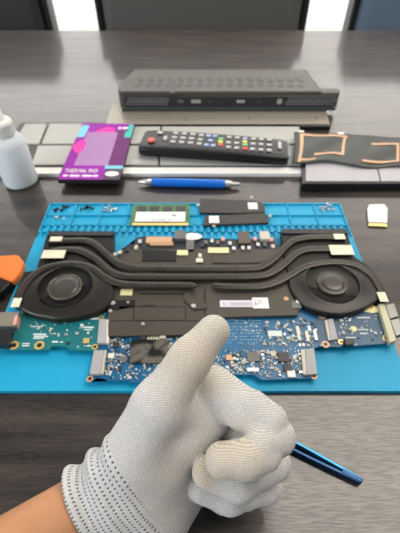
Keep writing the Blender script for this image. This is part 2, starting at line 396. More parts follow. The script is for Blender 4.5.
# ------------------------------------------------------------------ laptop mainboard with its cooling
PZ = 0.0092
base = at(205, 300, MT)
board = thing('laptop_mainboard', (base.x, base.y, T + MT), 'dismantled laptop mainboard with black twin-fan cooler lying on the blue mat', 'circuit board')
bm = NB()
main_px = [(107, 312), (104, 343), (98, 346), (88, 377), (91, 382), (97, 378), (105, 379), (108, 381), (129, 381), (132, 383), (205, 381),
           (238, 375), (254, 375), (262, 380), (313, 378), (317, 376), (312, 349), (318, 347), (346, 346), (345, 330), (316, 312), (300, 302), (108, 302)]
poly(bm, main_px, PZ - 0.0012, PZ); obj('main_circuit_board', bm, M_pcb_blue, board)
bm = NB()
left_px = [(24, 311), (40, 303), (106, 306), (106, 316), (97, 351), (70, 350), (66, 346.5), (52, 346.5), (49, 350), (7, 350), (13, 330)]
poly(bm, left_px, PZ - 0.0010, PZ + 0.0004); io_l = obj('teal_side_board', bm, M_pcb_teal, board, label='teal circuit board at the left')
bm = NB()
right_px = [(316, 312), (322, 300), (382, 303), (393, 343), (352, 346), (347, 339), (341, 347), (318, 346.5)]
poly(bm, right_px, PZ - 0.0010, PZ + 0.0004); io_r = obj('navy_side_board', bm, M_pcb_navy, board, label='navy circuit board at the right')
bm = NB()
top_px = [(118, 257), (119, 250), (126, 249.5), (127, 244.5), (134, 244), (136, 237.5), (146, 236), (168, 237), (176, 240), (275, 239), (276, 244), (280, 245), (281, 256)]
poly(bm, top_px, PZ - 0.0012, PZ); obj('rear_circuit_board', bm, material('dark_circuit_laminate', (0.012, 0.018, 0.026), 0.5, var=0.6, scale=300), board)

CZ = 0.0125
bm = NB()
poly(bm, [(108, 290), (110, 262), (135, 249), (278, 249), (292, 262), (297, 285), (292, 294), (300, 303), (298, 315), (204, 318), (204, 334), (108, 336)], PZ + 0.0008, CZ)
obj('cover_plate', bm, M_plate, board, bevel=0.0003)
bm = NB(); poly(bm, [(134, 307), (185, 307), (185, 320), (134, 320)], CZ, CZ + 0.0006); obj('raised_panel', bm, M_plate, board, bevel=0.0002)
bm = NB(); poly(bm, [(108, 321), (204, 321), (204, 334.5), (108, 336)], CZ, CZ + 0.0005); obj('raised_panel', bm, M_plate, board, bevel=0.0002)
bm = NB(); poly(bm, [(140, 289), (184, 289), (184, 293), (140, 293)], CZ, CZ + 0.0008); obj('raised_panel', bm, M_plate, board, bevel=0.0002)
bm = NB(); poly(bm, [(206, 289), (290, 289), (294, 300), (296, 315), (206, 317.5)], CZ, CZ + 0.0006); obj('raised_panel', bm, M_plate, board, bevel=0.0002)
bm = NB(); poly(bm, [(213, 256), (266, 255), (268, 262), (213, 263)], CZ, CZ + 0.0007); obj('raised_panel', bm, M_plate, board, bevel=0.0002)
bm = NB(); poly(bm, [(142, 249), (176, 251), (176, 261), (142, 261)], CZ, CZ + 0.0007); obj('raised_panel', bm, M_black_plate, board, bevel=0.0002)
bm = NB(); pbox(bm, 142, 304.6, 155, 306.6, CZ, CZ + 0.0007); obj('slot', bm, M_black, board)
for x0, y0, x1, y1 in ((109, 320.2, 203, 321.0), (133.2, 307, 134.0, 320.2), (185.2, 307, 185.9, 320.2), (204.3, 288, 205.4, 317.5), (134, 306.3, 185, 306.9), (140, 293.1, 184, 293.7), (213, 262.6, 267, 263.3)):
    bm = NB(); pbox(bm, x0, y0, x1, y1, CZ, CZ + 0.0007); obj('seam', bm, M_black, board)
# brackets with their screws
def screw_on(px, py, z, parent, r=0.0021, mat=None):
    p = at(px, py, z); bm = NB(); cyl(bm, (p.x, p.y, T + z), r, 0.0012, 16); cyl(bm, (p.x, p.y, T + z + 0.0005), r * 0.45, 0.0008, 6)
    obj('screw', bm, mat or M_silver, parent)
bm = NB(); poly(bm, [(109, 300), (135, 300), (135, 306), (119, 306), (119, 309), (109, 308)], CZ, CZ + 0.0011); br = obj('bracket', bm, M_black_plate, board, bevel=0.0002)
screw_on(113, 303, CZ + 0.0012, br); screw_on(128, 302.5, CZ + 0.0012, br, 0.0012)
bm = NB(); poly(bm, [(184, 292), (189, 292), (197, 302), (208, 304), (207, 308), (194, 309.5), (184, 300)], CZ, CZ + 0.0014); br = obj('bracket', bm, M_plate, board, bevel=0.0002)
screw_on(193.5, 306, CZ + 0.0015, br)
screw_on(286, 299, CZ + 0.0008, board, 0.0022, M_copper)
screw_on(143, 324, CZ + 0.0006, board, 0.0016); screw_on(110.5, 311, CZ + 0.0006, board, 0.0016)

# fin stacks and black side plates
BZ = 0.0145
bm = NB(); poly(bm, [(47, 234), (114, 233), (114, 258), (110, 280), (60, 290), (22, 307), (13, 304), (13, 297), (24, 272), (36, 270), (41, 255)], 0.0062, BZ)
obj('side_plate', bm, M_black_plate, board, bevel=0.0004)
bm = NB(); poly(bm, [(281, 231), (347, 231), (351, 246), (354, 256), (371, 268), (381, 284), (388, 298), (379, 302), (330, 290), (291, 283), (285, 262)], 0.0062, BZ)
obj('side_plate', bm, M_black_plate, board, bevel=0.0004)
def fins(x0, y0, x1, y1):
    X0, X1, Y0, Y1 = rect(x0, y0, x1, y1, 0.0165); bm = NB()
    box(bm, ((X0 + X1) / 2, (Y0 + Y1) / 2, T + 0.0153), (X1 - X0, Y1 - Y0, 0.0016))
    n = 30
    for i in range(n):
        x = X0 + (X1 - X0) * (i + 0.5) / n; box(bm, (x, Y1 - 0.001, T + 0.0112), (0.0006, 0.008, 0.0085))
    obj('fin_stack', bm, M_black, board)
fins(48, 231.5, 114, 235); fins(281.5, 229, 347.5, 233)

M_ringm = material('bronze_hub_ring', (0.16, 0.13, 0.09), 0.25, metal=0.7)
# fans
def fan(outer_px, c_px, rx_px, hub_px, hub_r_px, tilt, glint):
    FZ = 0.0162
    c = at(c_px[0], c_px[1], FZ)
    R = rx_px / F * (c - cam.location).dot(Vector((0, CT, -ST)))
    RH = hub_r_px / F * (c - cam.location).dot(Vector((0, CT, -ST)))
    pts = [at(x, y, FZ) - c for x, y in outer_px]
    pol = sorted((math.atan2(p.y, p.x), p.xy.length) for p in pts)
    A = np.array([q[0] for q in pol]); L = np.array([q[1] for q in pol])
    A = np.concatenate([A - 2 * math.pi, A, A + 2 * math.pi]); L = np.concatenate([L, L, L])
    N = 96; bm = NB(); ring = lambda rr, z: [bm.verts.new((c.x + rr(k) * math.cos(2 * math.pi * k / N), c.y + rr(k) * math.sin(2 * math.pi * k / N), T + z)) for k in range(N)]
    raw = [float(np.interp(((2 * math.pi * k / N + math.pi) % (2 * math.pi)) - math.pi, A, L)) for k in range(N)]
    sm = [(raw[k - 2] + raw[k - 1] + raw[k] + raw[(k + 1) % N] + raw[(k + 2) % N]) / 5 for k in range(N)]
    rings = [ring(lambda k: sm[k], 0.0062), ring(lambda k: sm[k], FZ - 0.001), ring(lambda k: sm[k] - 0.001, FZ),
             ring(lambda k: R + 0.0035, FZ), ring(lambda k: R + 0.0022, FZ + 0.0006), ring(lambda k: R + 0.0006, FZ + 0.0006), ring(lambda k: R, FZ - 0.0004), ring(lambda k: R, 0.0072), ring(lambda k: R * 0.02, 0.0072)]
    for i, (p, q) in enumerate(zip(rings, rings[1:])):
        for k in range(N): bm.faces.new((p[k], p[(k + 1) % N], q[(k + 1) % N], q[k])).material_index = 1 if i >= len(rings) - 3 else 0
    bm.faces.new(list(reversed(rings[0])))
    hs = obj('fan_housing', bm, [M_fan, M_black], board)
    for f in hs.data.polygons: f.use_smooth = True
    md = hs.modifiers.new('edge', 'EDGE_SPLIT'); md.split_angle = 0.6
    bm = NB()
    nb = 53
    for i in range(nb):
        a0 = 2 * math.pi * i / nb
        prev = None
        for s in range(5):
            u = s / 4; rr = RH * 0.98 + (R * 0.96 - RH * 0.98) * u; an = a0 + 0.45 * u * u
            d = Vector((math.cos(an), math.sin(an), 0)); n = Vector((-d.y, d.x, 0)) * 0.00035
            lo, hi = T + 0.009, T + FZ - 0.0008 - 0.001 * (1 - u)
            cur = [bm.verts.new((c.x + d.x * rr + n.x * q, c.y + d.y * rr + n.y * q, z)) for q, z in ((-1, lo), (1, lo), (1, hi), (-1, hi))]
            if prev:
                for k in range(4): bm.faces.new((prev[k], prev[(k + 1) % 4], cur[(k + 1) % 4], cur[k]))
            else: bm.faces.new(cur)
            prev = cur
        bm.faces.new(prev)
    obj('impeller', bm, M_fins, hs)
    bm = NB()
    lathe(bm, [(RH, -0.006), (RH, -0.0003), (RH * 0.97, 0.0002), (RH * 0.82, 0.0005), (RH * 0.78, 0.0003), (RH * 0.74, 0.0009), (RH * 0.66, 0.0014), (RH * 0.4, 0.0016), (0.0003, 0.0016)], (c.x, c.y, T + FZ), 48)
    obj('hub', bm, M_hub, hs, smooth=True)
    bm = NB(); lathe(bm, [(RH * 1.0, -0.0004), (RH * 1.0, 0.0003), (RH * 0.955, 0.0005), (RH * 0.955, -0.0004)], (c.x, c.y, T + FZ), 48); obj('hub_ring', bm, M_ringm, hs, smooth=True)
    return hs
fan([(17, 305), (19, 292), (28, 278), (38, 269.5), (52, 264.5), (72, 262.5), (90, 266), (104, 274), (112, 284), (114, 295), (108, 306), (95, 312.5), (80, 316), (64, 318), (45, 316), (28, 312)],
    (65, 286.5), 26.5, None, 17.0, 0, None)
fan([(289, 277), (293, 270), (302, 265.5), (315, 262), (335, 260.5), (356, 264.5), (370, 273), (378, 285), (381, 297), (372, 303.5), (360, 309.5), (345, 313.5), (328, 313), (310, 308), (298, 299.5), (290, 288)],
    (332.5, 282.8), 26.0, None, 15.0, 0, None)

# heat pipes
def pipe(pix, wd=0.0074, z=0.0160, taper=None):
    pts = smooth_path([at(x, y, z + 0.0014) for x, y in pix], 6)
    for p in pts: p.z = T + z
    bm = NB(); flat_tube(bm, pts, wd, 0.0024, taper); return obj('heat_pipe', bm, M_pipe, board, smooth=True)
pipe([(48, 239.5), (70, 239.5), (86, 239.5), (96, 244), (106, 253), (118, 262), (135, 266.5), (160, 267.5), (205, 267.8), (250, 267.5), (264, 264.5), (276, 256), (285, 246.5), (294, 239.5), (308, 236.5), (325, 236), (346, 236)], z=0.0165)
pipe([(50, 250), (68, 248.5), (80, 249.5), (95, 257.5), (108, 269), (121, 274.5), (140, 275.8), (205, 276), (253, 275.5), (270, 272.5), (284, 263.5), (296, 253), (307, 248.8), (325, 248), (340, 248)], z=0.0162)
pipe([(16.5, 302), (20, 291), (29.5, 277.5), (45, 267), (68, 262.5), (90, 266), (104, 275.5), (118, 282), (140, 284), (170, 284.2), (190, 284.5), (196, 285)], 0.0068, 0.0166, taper=5)
pipe([(386, 299), (380, 287), (372, 274.5), (358, 265), (340, 261.5), (320, 262.5), (304, 266.5), (291, 274), (278, 281), (262, 285.5), (240, 286), (222, 285.5), (213, 283.5)], 0.0068, 0.0166, taper=5)

# stickers
def sticker(x0, y0, x1, y1, z, mat, name='sticker', par=board):
    bm = NB(); pbox(bm, x0, y0, x1, y1, z, z + 0.0003); return obj(name, bm, mat, par)
ZP = 0.0178
sticker(50, 236.5, 62, 241, ZP, M_cream); sticker(42, 250, 65, 258, ZP - 0.0003, M_cream); sticker(12, 298, 20.5, 307, ZP, M_cream)
sticker(334, 233.8, 345, 239, ZP, M_cream); sticker(330, 245, 353, 254.5, ZP - 0.0003, M_cream); sticker(378.5, 292, 387, 301.5, ZP, M_cream)
sticker(120.5, 289, 132.5, 295.2, CZ, M_yellow); sticker(177, 250, 188, 255, CZ + 0.0007, M_yellow); sticker(208, 247.5, 229, 252.8, CZ + 0.0007, M_yellow)
lab = sticker(220, 300.3, 252.5, 306.8, CZ + 0.0006, material('lilac_white_label', (0.72, 0.68, 0.76), 0.6, var=0.03), 'printed_label')
p = at(222.5, 305.6, CZ + 0.001)
obj('lettering', text_bm('K13000000ZA', 0.0052, Matrix.Translation((p.x, p.y, T + CZ + 0.00098))), M_ink, lab)
M_palink = material('pale_grey_ink', (0.42, 0.42, 0.44), 0.7)
lab2 = sticker(252.5, 297.6, 268.5, 308.2, CZ + 0.0006, M_white, 'printed_label')
bm = NB()
for (x0, y0, x1, y1) in ((254.5, 299.4, 257, 300.4), (258, 299.4, 261, 300.4), (254.5, 301.2, 256, 302.2), (257, 301.2, 262, 302.2), (255, 303, 258.5, 304), (259.5, 303, 261.5, 304)):
    bm = NB(); pbox(bm, x0, y0, x1, y1, CZ + 0.0009, CZ + 0.00098); obj('printed_word', bm, M_palink, lab2)

# parts along the rear edge of the board
def comp(name, x0, y0, x1, y1, h, mat, z=PZ, bev=0.0002, par=board, label=None):
    bm = NB(); pbox(bm, x0, y0, x1, y1, z, z + h); return obj(name, bm, mat, par, bevel=bev, label=label)
comp('copper_foil', 146, 236.5, 172, 242.5, 0.0028, M_copper); comp('copper_foil', 150, 241.8, 173, 244.8, 0.0022, M_copper)
comp('port', 174.5, 230.5, 186, 238.5, 0.0042, M_greychip)
comp('port', 238.5, 231.5, 250, 243, 0.0045, material('brown_port_shell', (0.10, 0.075, 0.055), 0.4))
comp('port', 260, 231, 269.5, 239, 0.0042, M_beige)
for x, y, m in ((223, 238.5, M_pink), (255, 238.5, M_pink), (271.5, 239, M_pink), (218, 242, M_greychip), (212, 240.5, M_silver), (230, 243, M_silver), (273, 246, M_beige),
                (206, 242, M_greychip), (258, 244, M_silver), (265, 244, M_greychip), (140, 241, M_silver), (136, 247, M_beige), (127, 249, M_chip), (120, 252, M_beige), (115, 254, M_beige),
                (200, 255, M_cream), (203, 245, M_chip), (234, 248, M_silver), (243, 247.5, M_silver), (249, 247.5, M_silver)):
    comp('component', x - 1.7, y - 1.6, x + 1.7, y + 1.6, 0.0022, m, z=PZ if y < 247 else CZ, bev=0.0)
comp('component', 186, 240, 194, 252, 0.0033, M_greychip); comp('component', 196, 258, 203, 262, 0.0006, M_cream, z=CZ + 0.001)
bm = NB(); pp = at(192, 236, PZ + 0.003); lathe(bm, [(0.0105, 0), (0.0105, 0.0006), (0.0100, 0.0009)], (0, 0, 0), 28)
bmesh.ops.transform(bm, matrix=Matrix.Translation((pp.x, pp.y, T + PZ + 0.0018)) @ Matrix.Diagonal((1, 0.5, 1, 1)), verts=bm.verts)
obj('oval_sticker', bm, M_white, board)
comp('component', 292, 301, 301, 308, 0.0045, M_greychip, z=PZ); comp('component', 296, 300, 301, 303, 0.0052, M_silver, z=PZ)

# connectors, ports and chips
def conn(pix, h, mat, name='ribbon_connector', z=PZ, par=board, label=None):
    bm = NB(); poly(bm, pix, z, z + h); return obj(name, bm, mat, par, bevel=0.0003, label=label)
conn([(99, 319), (108, 319), (107, 343), (97, 343)], 0.0032, M_greyplastic); conn([(107, 320), (109.5, 320), (108.5, 343), (106.5, 343)], 0.0036, M_cream)
conn([(94, 350), (104, 350), (100.5, 374), (89.5, 374)], 0.0030, M_greyplastic); conn([(104, 350), (106.5, 350), (103, 374), (100.5, 374)], 0.0024, M_beige)
conn([(305.5, 349), (314, 348), (317.5, 374), (307, 374.5)], 0.0030, M_greyplastic); conn([(301, 349.5), (305, 349), (307, 374.5), (303.5, 374.5)], 0.0024, M_beige)
conn([(328, 319), (333, 318.5), (338, 339), (331, 340)], 0.0030, M_greyplastic); conn([(324.5, 320), (327.5, 319.5), (331, 340), (328.5, 340)], 0.0022, M_beige)
conn([(378.5, 304), (384.5, 303.5), (396.5, 340), (390, 342.5)], 0.0052, material('cream_port_plastic', (0.52, 0.50, 0.34), 0.5), 'port_shell', label='cream port strip along the right edge')
M_port = material('dull_port_steel', (0.22, 0.22, 0.21), 0.35, metal=0.6)
conn([(385.5, 305), (394, 303), (398.5, 316), (390, 318.5)], 0.0050, M_port, 'port_shell'); conn([(390.5, 320), (399, 318), (404, 333), (396, 336)], 0.0050, M_port, 'port_shell')
conn([(0, 312), (19, 312), (15, 326), (-4, 326)], 0.0068, material('brushed_port_steel', (0.34, 0.31, 0.25), 0.35, metal=0.6), 'port_shell', label='steel port at the left edge')
conn([(-6, 329), (12, 329), (9, 345), (-10, 345)], 0.0060, M_black, 'port_shell', label='black port at the left edge')
conn([(14.5, 316), (18, 315), (16, 324), (12.5, 325)], 0.0072, M_pink, 'port_tongue')
conn([(344, 338.5), (354, 338.5), (354, 344), (346, 345)], 0.0045, M_black, 'port_shell')
conn([(364, 306.5), (380, 306), (381, 311.5), (372, 313), (364, 311)], 0.0012, M_yellow, 'gold_pad', z=PZ + 0.0004)
def pad(px, py, r, z=PZ + 0.0004, mat=M_gold, hole=True, par=board):
    p = at(px, py, z); bm = NB(); cyl(bm, (p.x, p.y, T + z + 0.0002), r, 0.0006, 28); o = obj('mounting_pad', bm, mat, par)
    if hole:
        bm = NB(); cyl(bm, (p.x, p.y, T + z + 0.0004), r * 0.48, 0.0006, 18); obj('screw_hole', bm, M_black, o)
pad(14, 345.5, 0.0042); pad(39.5, 345.5, 0.0042); pad(25, 310.5, 0.0036, PZ + 0.0006); pad(101, 318, 0.0022, PZ + 0.0004); pad(95, 347, 0.0026)
pad(90, 379, 0.0026, PZ, M_copper); pad(314, 376.5, 0.0024, PZ, M_copper); pad(322, 316.5, 0.0030, PZ + 0.0004, M_copper); pad(325.5, 344.5, 0.0032, PZ + 0.0004, M_copper)
pad(332, 316, 0.0022, PZ + 0.0004, M_copper); pad(341, 342, 0.0024); pad(386, 338.5, 0.0030); pad(353.5, 329, 0.0028, PZ + 0.0004, M_yellow, False)
pad(372, 308, 0.0020, PZ + 0.0014)

bm = NB(); poly(bm, [(132, 339.5), (168, 339.5), (169.5, 363), (129.5, 363)], PZ + 0.0012, PZ + 0.0022); obj('chip_cover', bm, M_tape, board, bevel=0.0002, label='foil cover over a chip, blotchy reflections painted in')
comp('tab', 140, 333, 146, 339, 0.0030, M_chip); comp('tab', 160, 332, 166, 338, 0.0030, M_beige)
for x in range(147, 160, 3): comp('component', x, 336.5, x + 2.2, 339.3, 0.0014, M_cream, bev=0.0)
comp('chip', 247, 352, 259, 361, 0.0016, M_greychip); comp('chip', 278, 352, 289, 361.5, 0.0018, M_chip); comp('chip', 284, 364, 292, 371, 0.0016, M_chip)
comp('chip', 287.5, 370.5, 295.5, 377, 0.0016, M_white); comp('chip', 271, 351, 276, 356, 0.0014, M_beige); comp('chip', 226, 354.5, 232, 360, 0.0014, M_copper)
comp('chip', 268, 330.5, 282, 336, 0.0012, M_print); comp('component', 247, 367.5, 259, 371.5, 0.0018, M_silver); comp('chip', 83, 338, 89, 343, 0.001, M_gold, z=PZ + 0.0004)
comp('chip', 297, 326, 300, 340, 0.0018, M_cream); comp('chip', 306, 331, 309, 341, 0.0018, M_cream); comp('chip', 314, 330, 317, 340, 0.0018, M_silver)
comp('chip', 113, 342, 119, 347, 0.0014, M_chip); comp('chip', 108, 353, 114, 358, 0.0012, M_cream); comp('chip', 120, 356, 127, 361, 0.0014, M_greychip)

def inside(poly_, x, y):
    r = False; n = len(poly_)
    for i in range(n):
        (x0, y0), (x1, y1) = poly_[i], poly_[i - 1]
        if (y0 > y) != (y1 > y) and x < (x1 - x0) * (y - y0) / (y1 - y0) + x0: r = not r
    return r
rnd = random.Random(3)
zones = [([(109, 338), (131, 338), (128, 364), (160, 364), (205, 366), (205, 380), (110, 379), (100, 376), (108, 348)], 150, PZ),
         ([(168, 336), (186, 336), (186, 366), (170, 364)], 45, PZ),
         ([(205, 350), (300, 350), (303, 376), (264, 377), (254, 372), (205, 376)], 190, PZ),
         ([(262, 322), (312, 318), (322, 345), (296, 347), (264, 345)], 70, PZ),
         ([(340, 316), (378, 314), (388, 340), (356, 342), (342, 334)], 18, PZ + 0.0004),
         ([(30, 318), (96, 322), (92, 346), (60, 344), (30, 338)], 16, PZ + 0.0004),
         ([(206, 318), (262, 318), (262, 346), (206, 348)], 45, PZ)]
small = []
for pg, n, z in zones:
    xs = [q[0] for q in pg]; ys = [q[1] for q in pg]; k = 0
    while k < n:
        x, y = rnd.uniform(min(xs), max(xs)), rnd.uniform(min(ys), max(ys))
        if not inside(pg, x, y): continue
        k += 0.6
        s = rnd.choice([0.45, 0.5, 0.6, 0.8, 1.05]) * (0.55 if pg[0][0] == 206 else 1)
        wx, wy = (s * 1.5, s) if rnd.random() < 0.5 else (s * 0.9, s * 1.2)
        small.append((wx * wy, x, y, wx, wy, z, rnd.choice([0, 0, 1, 1, 2, 3, 4, 5])))
small.sort(reverse=True)
mats_s = [M_cap, material('pale_ceramic', (0.55, 0.55, 0.52), 0.45), M_silver, M_chip, M_beige, M_print]
for a_, x, y, wx, wy, z, k in small[:90]:
    comp('surface_component', x - wx, y - wy, x + wx, y + wy, 0.0011, mats_s[k], z=z, bev=0.0)
bm = NB()
for a_, x, y, wx, wy, z, k in small[90:]: pbox(bm, x - wx, y - wy, x + wx, y + wy, z, z + 0.0009, k)
o = obj('tiny_surface_components', bm, mats_s, board); o['kind'] = 'stuff'
# silkscreen printing (illegible in the photograph) and via rows
bm = NB()
zt = PZ + 0.00042
for (x0, y0, x1, y1) in ((33, 333.5, 46, 335), (34, 335.6, 48, 337), (33, 337.6, 44, 338.8), (30, 326, 37, 327), (38, 326, 43, 327), (50, 333, 56, 334), (52, 341, 58, 342.6), (60, 341.4, 63, 342.6),
                         (81, 326.5, 94, 328), (84, 329, 92, 330), (90, 318, 98, 319.4), (84, 345, 91, 346.3), (336, 315, 344, 316), (346, 315.5, 352, 316.6), (357, 317, 370, 318.2), (358, 329, 368, 330), (346, 337, 356, 338), (360, 333, 366, 334), (22, 343, 30, 344), (22, 345, 29, 346.2)):
    bm = NB(); pbox(bm, x0, y0, x1, y1, zt - 0.0001, zt + 0.00008); obj('silkscreen_mark', bm, M_print, board)
bm = NB()
for r in range(8):
    y = 320 + r * 3.2
    for i in range(20):
        if rnd.random() < 0.75: pbox(bm, 208 + i * 2.7, y, 209.1 + i * 2.7, y + 0.7, PZ - 0.0001, PZ + 0.00012)
obj('via_dots', bm, material('pale_blue_via', (0.25, 0.52, 0.70), 0.4), board)

# ------------------------------------------------------------------ memory module
zr = MT + 0.0012
ram = thing('memory_module', at(161, 215, MT), 'green memory module with a big white label on the blue mat', 'memory module')
X0, X1, Y0, Y1 = rect(131.5, 204.5, 189.5, 225.5, zr)
bm = NB(); box(bm, ((X0 + X1) / 2, (Y0 + Y1) / 2, T + MT + 0.0008), (X1 - X0, Y1 - Y0, 0.0012)); obj('circuit_board', bm, material('green_laminate', (0.05, 0.17, 0.05), 0.4, var=0.3, scale=200), ram)
bm = NB(); pbox(bm, 132.5, 222.8, 188.5, 225.2, MT + 0.0014, MT + 0.0017); obj('edge_contacts', bm, M_gold, ram)
for i in range(4):
    x = 136 + i * 13.2
    if i == 1: pass
    bm = NB(); pbox(bm, x, 206.3, x + 9.5, 221, MT + 0.0014, MT + 0.0024); obj('memory_chip', bm, M_chip, ram)
bm = NB(); pbox(bm, 135.5, 211.8, 185.3, 221.5, MT + 0.0024, MT + 0.0026); lab = obj('label', bm, M_white, ram)
bm = NB()
for (x0, y0, x1, y1) in ((172, 214.5, 176, 216.2), (152, 219.5, 156, 220.3), (158, 219.5, 166, 220.3), (168, 219.5, 172, 220.3)): pbox(bm, x0, y0, x1, y1, MT + 0.0026, MT + 0.00265)
obj('printed_marks', bm, M_ink, lab)

# ------------------------------------------------------------------ two black heatsink strips
M_strip = material('black_anodised_strip', (0.030, 0.027, 0.024), 0.5, var=0.1)
def strip(pix, st, screws, label, z1):
    cx = sum(p[0] for p in pix) / len(pix); cy = sum(p[1] for p in pix) / len(pix)
    t = thing('heatsink_strip', at(cx, cy, MT), label, 'heatsink', 'flat black strips on the mat')
    bm = NB(); poly(bm, pix, MT + 0.0002, z1); obj('plate', bm, M_strip, t, bevel=0.0003)
    bm = NB(); pbox(bm, *st, z1, z1 + 0.0003); obj('sticker', bm, M_white, t)
    for x, y in screws: screw_on(x, y, z1 - 0.0012, t, 0.0019, M_beige)
strip([(200, 198.5), (257, 200.5), (265, 205), (265, 212), (240, 213), (199.5, 212.5)], (248, 202.5, 257.5, 209), [(198.3, 205), (251.5, 197.3)], 'flat black metal strip, farther of two, white sticker at its right end', MT + 0.0034)
strip([(204, 215.8), (240, 214.3), (265, 212.8), (269, 222.5), (204, 225.2)], (209, 215.8, 219, 222.8), [(214, 226), (270.2, 216)], 'flat black metal strip, nearer of two, white sticker at its left end', MT + 0.0030)

# ------------------------------------------------------------------ loose screws in the mat's compartments
def make_screw(mat, name='loose_screw'):
    bm = NB(); cyl(bm, (0, 0, 0.0013), 0.0014, 0.0008, 14, 'X'); cyl(bm, (0.0018, 0, 0.0013), 0.0008, 0.0032, 10, 'X')
    o = obj(name, bm, mat); return o
M_bscrew = material('black_screw_steel', (0.015, 0.015, 0.016), 0.35, metal=0.4); M_sscrew = material('bright_screw_steel', (0.6, 0.6, 0.6), 0.3, metal=0.7)
sc_b, sc_s = make_screw(M_bscrew), make_screw(M_sscrew)
used = set()
def heap(src, cx, cy, n, sx, sy, label, group, seed):
    r = random.Random(seed)
    for i in range(n):
        p = at(cx + r.uniform(-sx, sx), cy + r.uniform(-sy, sy), 0.0035); p.z = T + 0.002 + (0.0018 if i % 3 == 2 else 0)
        if src.name not in used: o = src; used.add(src.name); o.location = p
        else: o = src.copy(); COL.objects.link(o); o.location = p
        o.rotation_euler = (0, 0, r.uniform(0, 6.28)); tag(o, label, 'screw', group)
heap(sc_b, 61, 208.5, 8, 6.5, 2.0, 'tiny black screw in the mat compartment at the far left corner', 'black screws in the left corner compartment', 1)
heap(sc_b, 86, 207.5, 6, 5.5, 1.3, 'tiny black screw in the mat compartment second from the left corner', 'black screws in the second compartment', 2)
heap(sc_s, 112, 208.5, 9, 7, 2.0, 'tiny bright screw in the mat compartment just left of the memory module', 'bright screws beside the memory module', 3)
heap(sc_s, 60, 218.5, 5, 5, 1.2, 'tiny bright screw in front of the black screws at the mat corner', 'bright screws at the left end of the mat', 4)
heap(sc_s, 326, 208.0, 10, 7, 2.2, 'tiny bright screw in the mat compartment at the far right corner', 'bright screws in the right corner compartment', 5)

# ------------------------------------------------------------------ wireless card on the bare table
wc = thing('wireless_card', at(377, 216), 'small white-labelled card with gold contacts lying on the table right of the mat', 'circuit card')
bm = NB(); poly(bm, [(367, 208), (386, 206.5), (387, 226.5), (368.5, 225.5)], 0.0004, 0.0018); obj('circuit_board', bm, material('card_laminate', (0.35, 0.32, 0.2), 0.5), wc)
bm = NB(); poly(bm, [(369, 204.5), (384, 204), (387.5, 208), (387, 222.5), (368.5, 221.5), (367.5, 209)], 0.0018, 0.0030); obj('shield_label', bm, M_white, wc)
bm = NB(); poly(bm, [(368.6, 223), (387, 224), (387, 226.6), (368.7, 225.6)], 0.0018, 0.0021); obj('edge_contacts', bm, M_gold, wc)

# ------------------------------------------------------------------ blue pen
def along(p, q, zc):
    d = (q - p); L = d.length; a = math.atan2(d.y, d.x)
    return Matrix.Translation((p.x, p.y, T + zc)) @ Matrix.Rotation(a, 4, 'Z') @ Matrix.Rotation(math.pi / 2, 4, 'Y'), L
p0, p1 = at(138, 182, 0.005), at(239.5, 184.5, 0.005)
Mx, L = along(p0, p1, 0.0053)
pen = thing('ballpoint_pen', (p0.x, p0.y, T), 'bright blue ballpoint pen with silver ends lying behind the mat', 'pen')
M_penblue = material('blue_pen_plastic', (0.004, 0.14, 0.60), 0.28, spec=0.6)
bm = NB(); lathe(bm, [(0.0046, L * 0.14), (0.0052, L * 0.2), (0.0053, L * 0.5), (0.0052, L * 0.84), (0.0046, L * 0.86)], (0, 0, 0), 28, M=Mx); obj('barrel', bm, M_penblue, pen, smooth=False)
bm = NB(); lathe(bm, [(0.0008, 0), (0.0016, L * 0.02), (0.0032, L * 0.07), (0.0046, L * 0.14)], (0, 0, 0), 28, M=Mx); obj('tip', bm, M_silver, pen, smooth=True)
bm = NB(); lathe(bm, [(0.0046, L * 0.86), (0.0042, L * 0.92), (0.0026, L * 0.925), (0.0026, L * 0.985), (0.0018, L)], (0, 0, 0), 28, M=Mx); obj('push_button', bm, M_silver, pen)

# ------------------------------------------------------------------ silver battery pack
BT = 0.006
bp_ = thing('laptop_battery', at(160, 150), 'long silver-grey laptop battery of flat cells under the remote control', 'battery')
M_cell = material('grey_cell_wrap', (0.44, 0.44, 0.41), 0.5, var=0.04, scale=30)
M_frame = material('charcoal_battery_frame', (0.06, 0.06, 0.057), 0.5)
BTOPY, BBOTY = 122.5, 173.5
bm = NB(); poly(bm, [(21, BTOPY), (300, BTOPY), (301, BBOTY - 1), (-12, BBOTY - 1)], 0.0, BT - 0.002); obj('battery_frame', bm, M_frame, bp_)
bm = NB(); poly(bm, [(-8, 167.5), (301, 167.5), (302, BBOTY), (-12, BBOTY)], 0.0005, BT - 0.0005); obj('white_edge_strip', bm, M_white, bp_)
for pg in ([(25, 123.5), (47, 123.5), (38.5, 143.5), (13, 143.5)], [(49.5, 123.5), (160, 123.5), (160, 143.5), (41.5, 143.5)], [(162, 123.5), (299, 123.5), (300, 143.5), (162, 143.5)],
           [(11, 145.5), (29, 145.5), (22, 164.5), (0, 164.5)], [(38, 145.5), (158, 145.5), (158, 164.5), (31.5, 164.5)], [(160, 145.5), (300, 145.5), (301, 164.5), (160, 164.5)]):
    bm = NB(); poly(bm, pg, 0.001, BT); obj('battery_cell', bm, M_cell, bp_, bevel=0.0006)

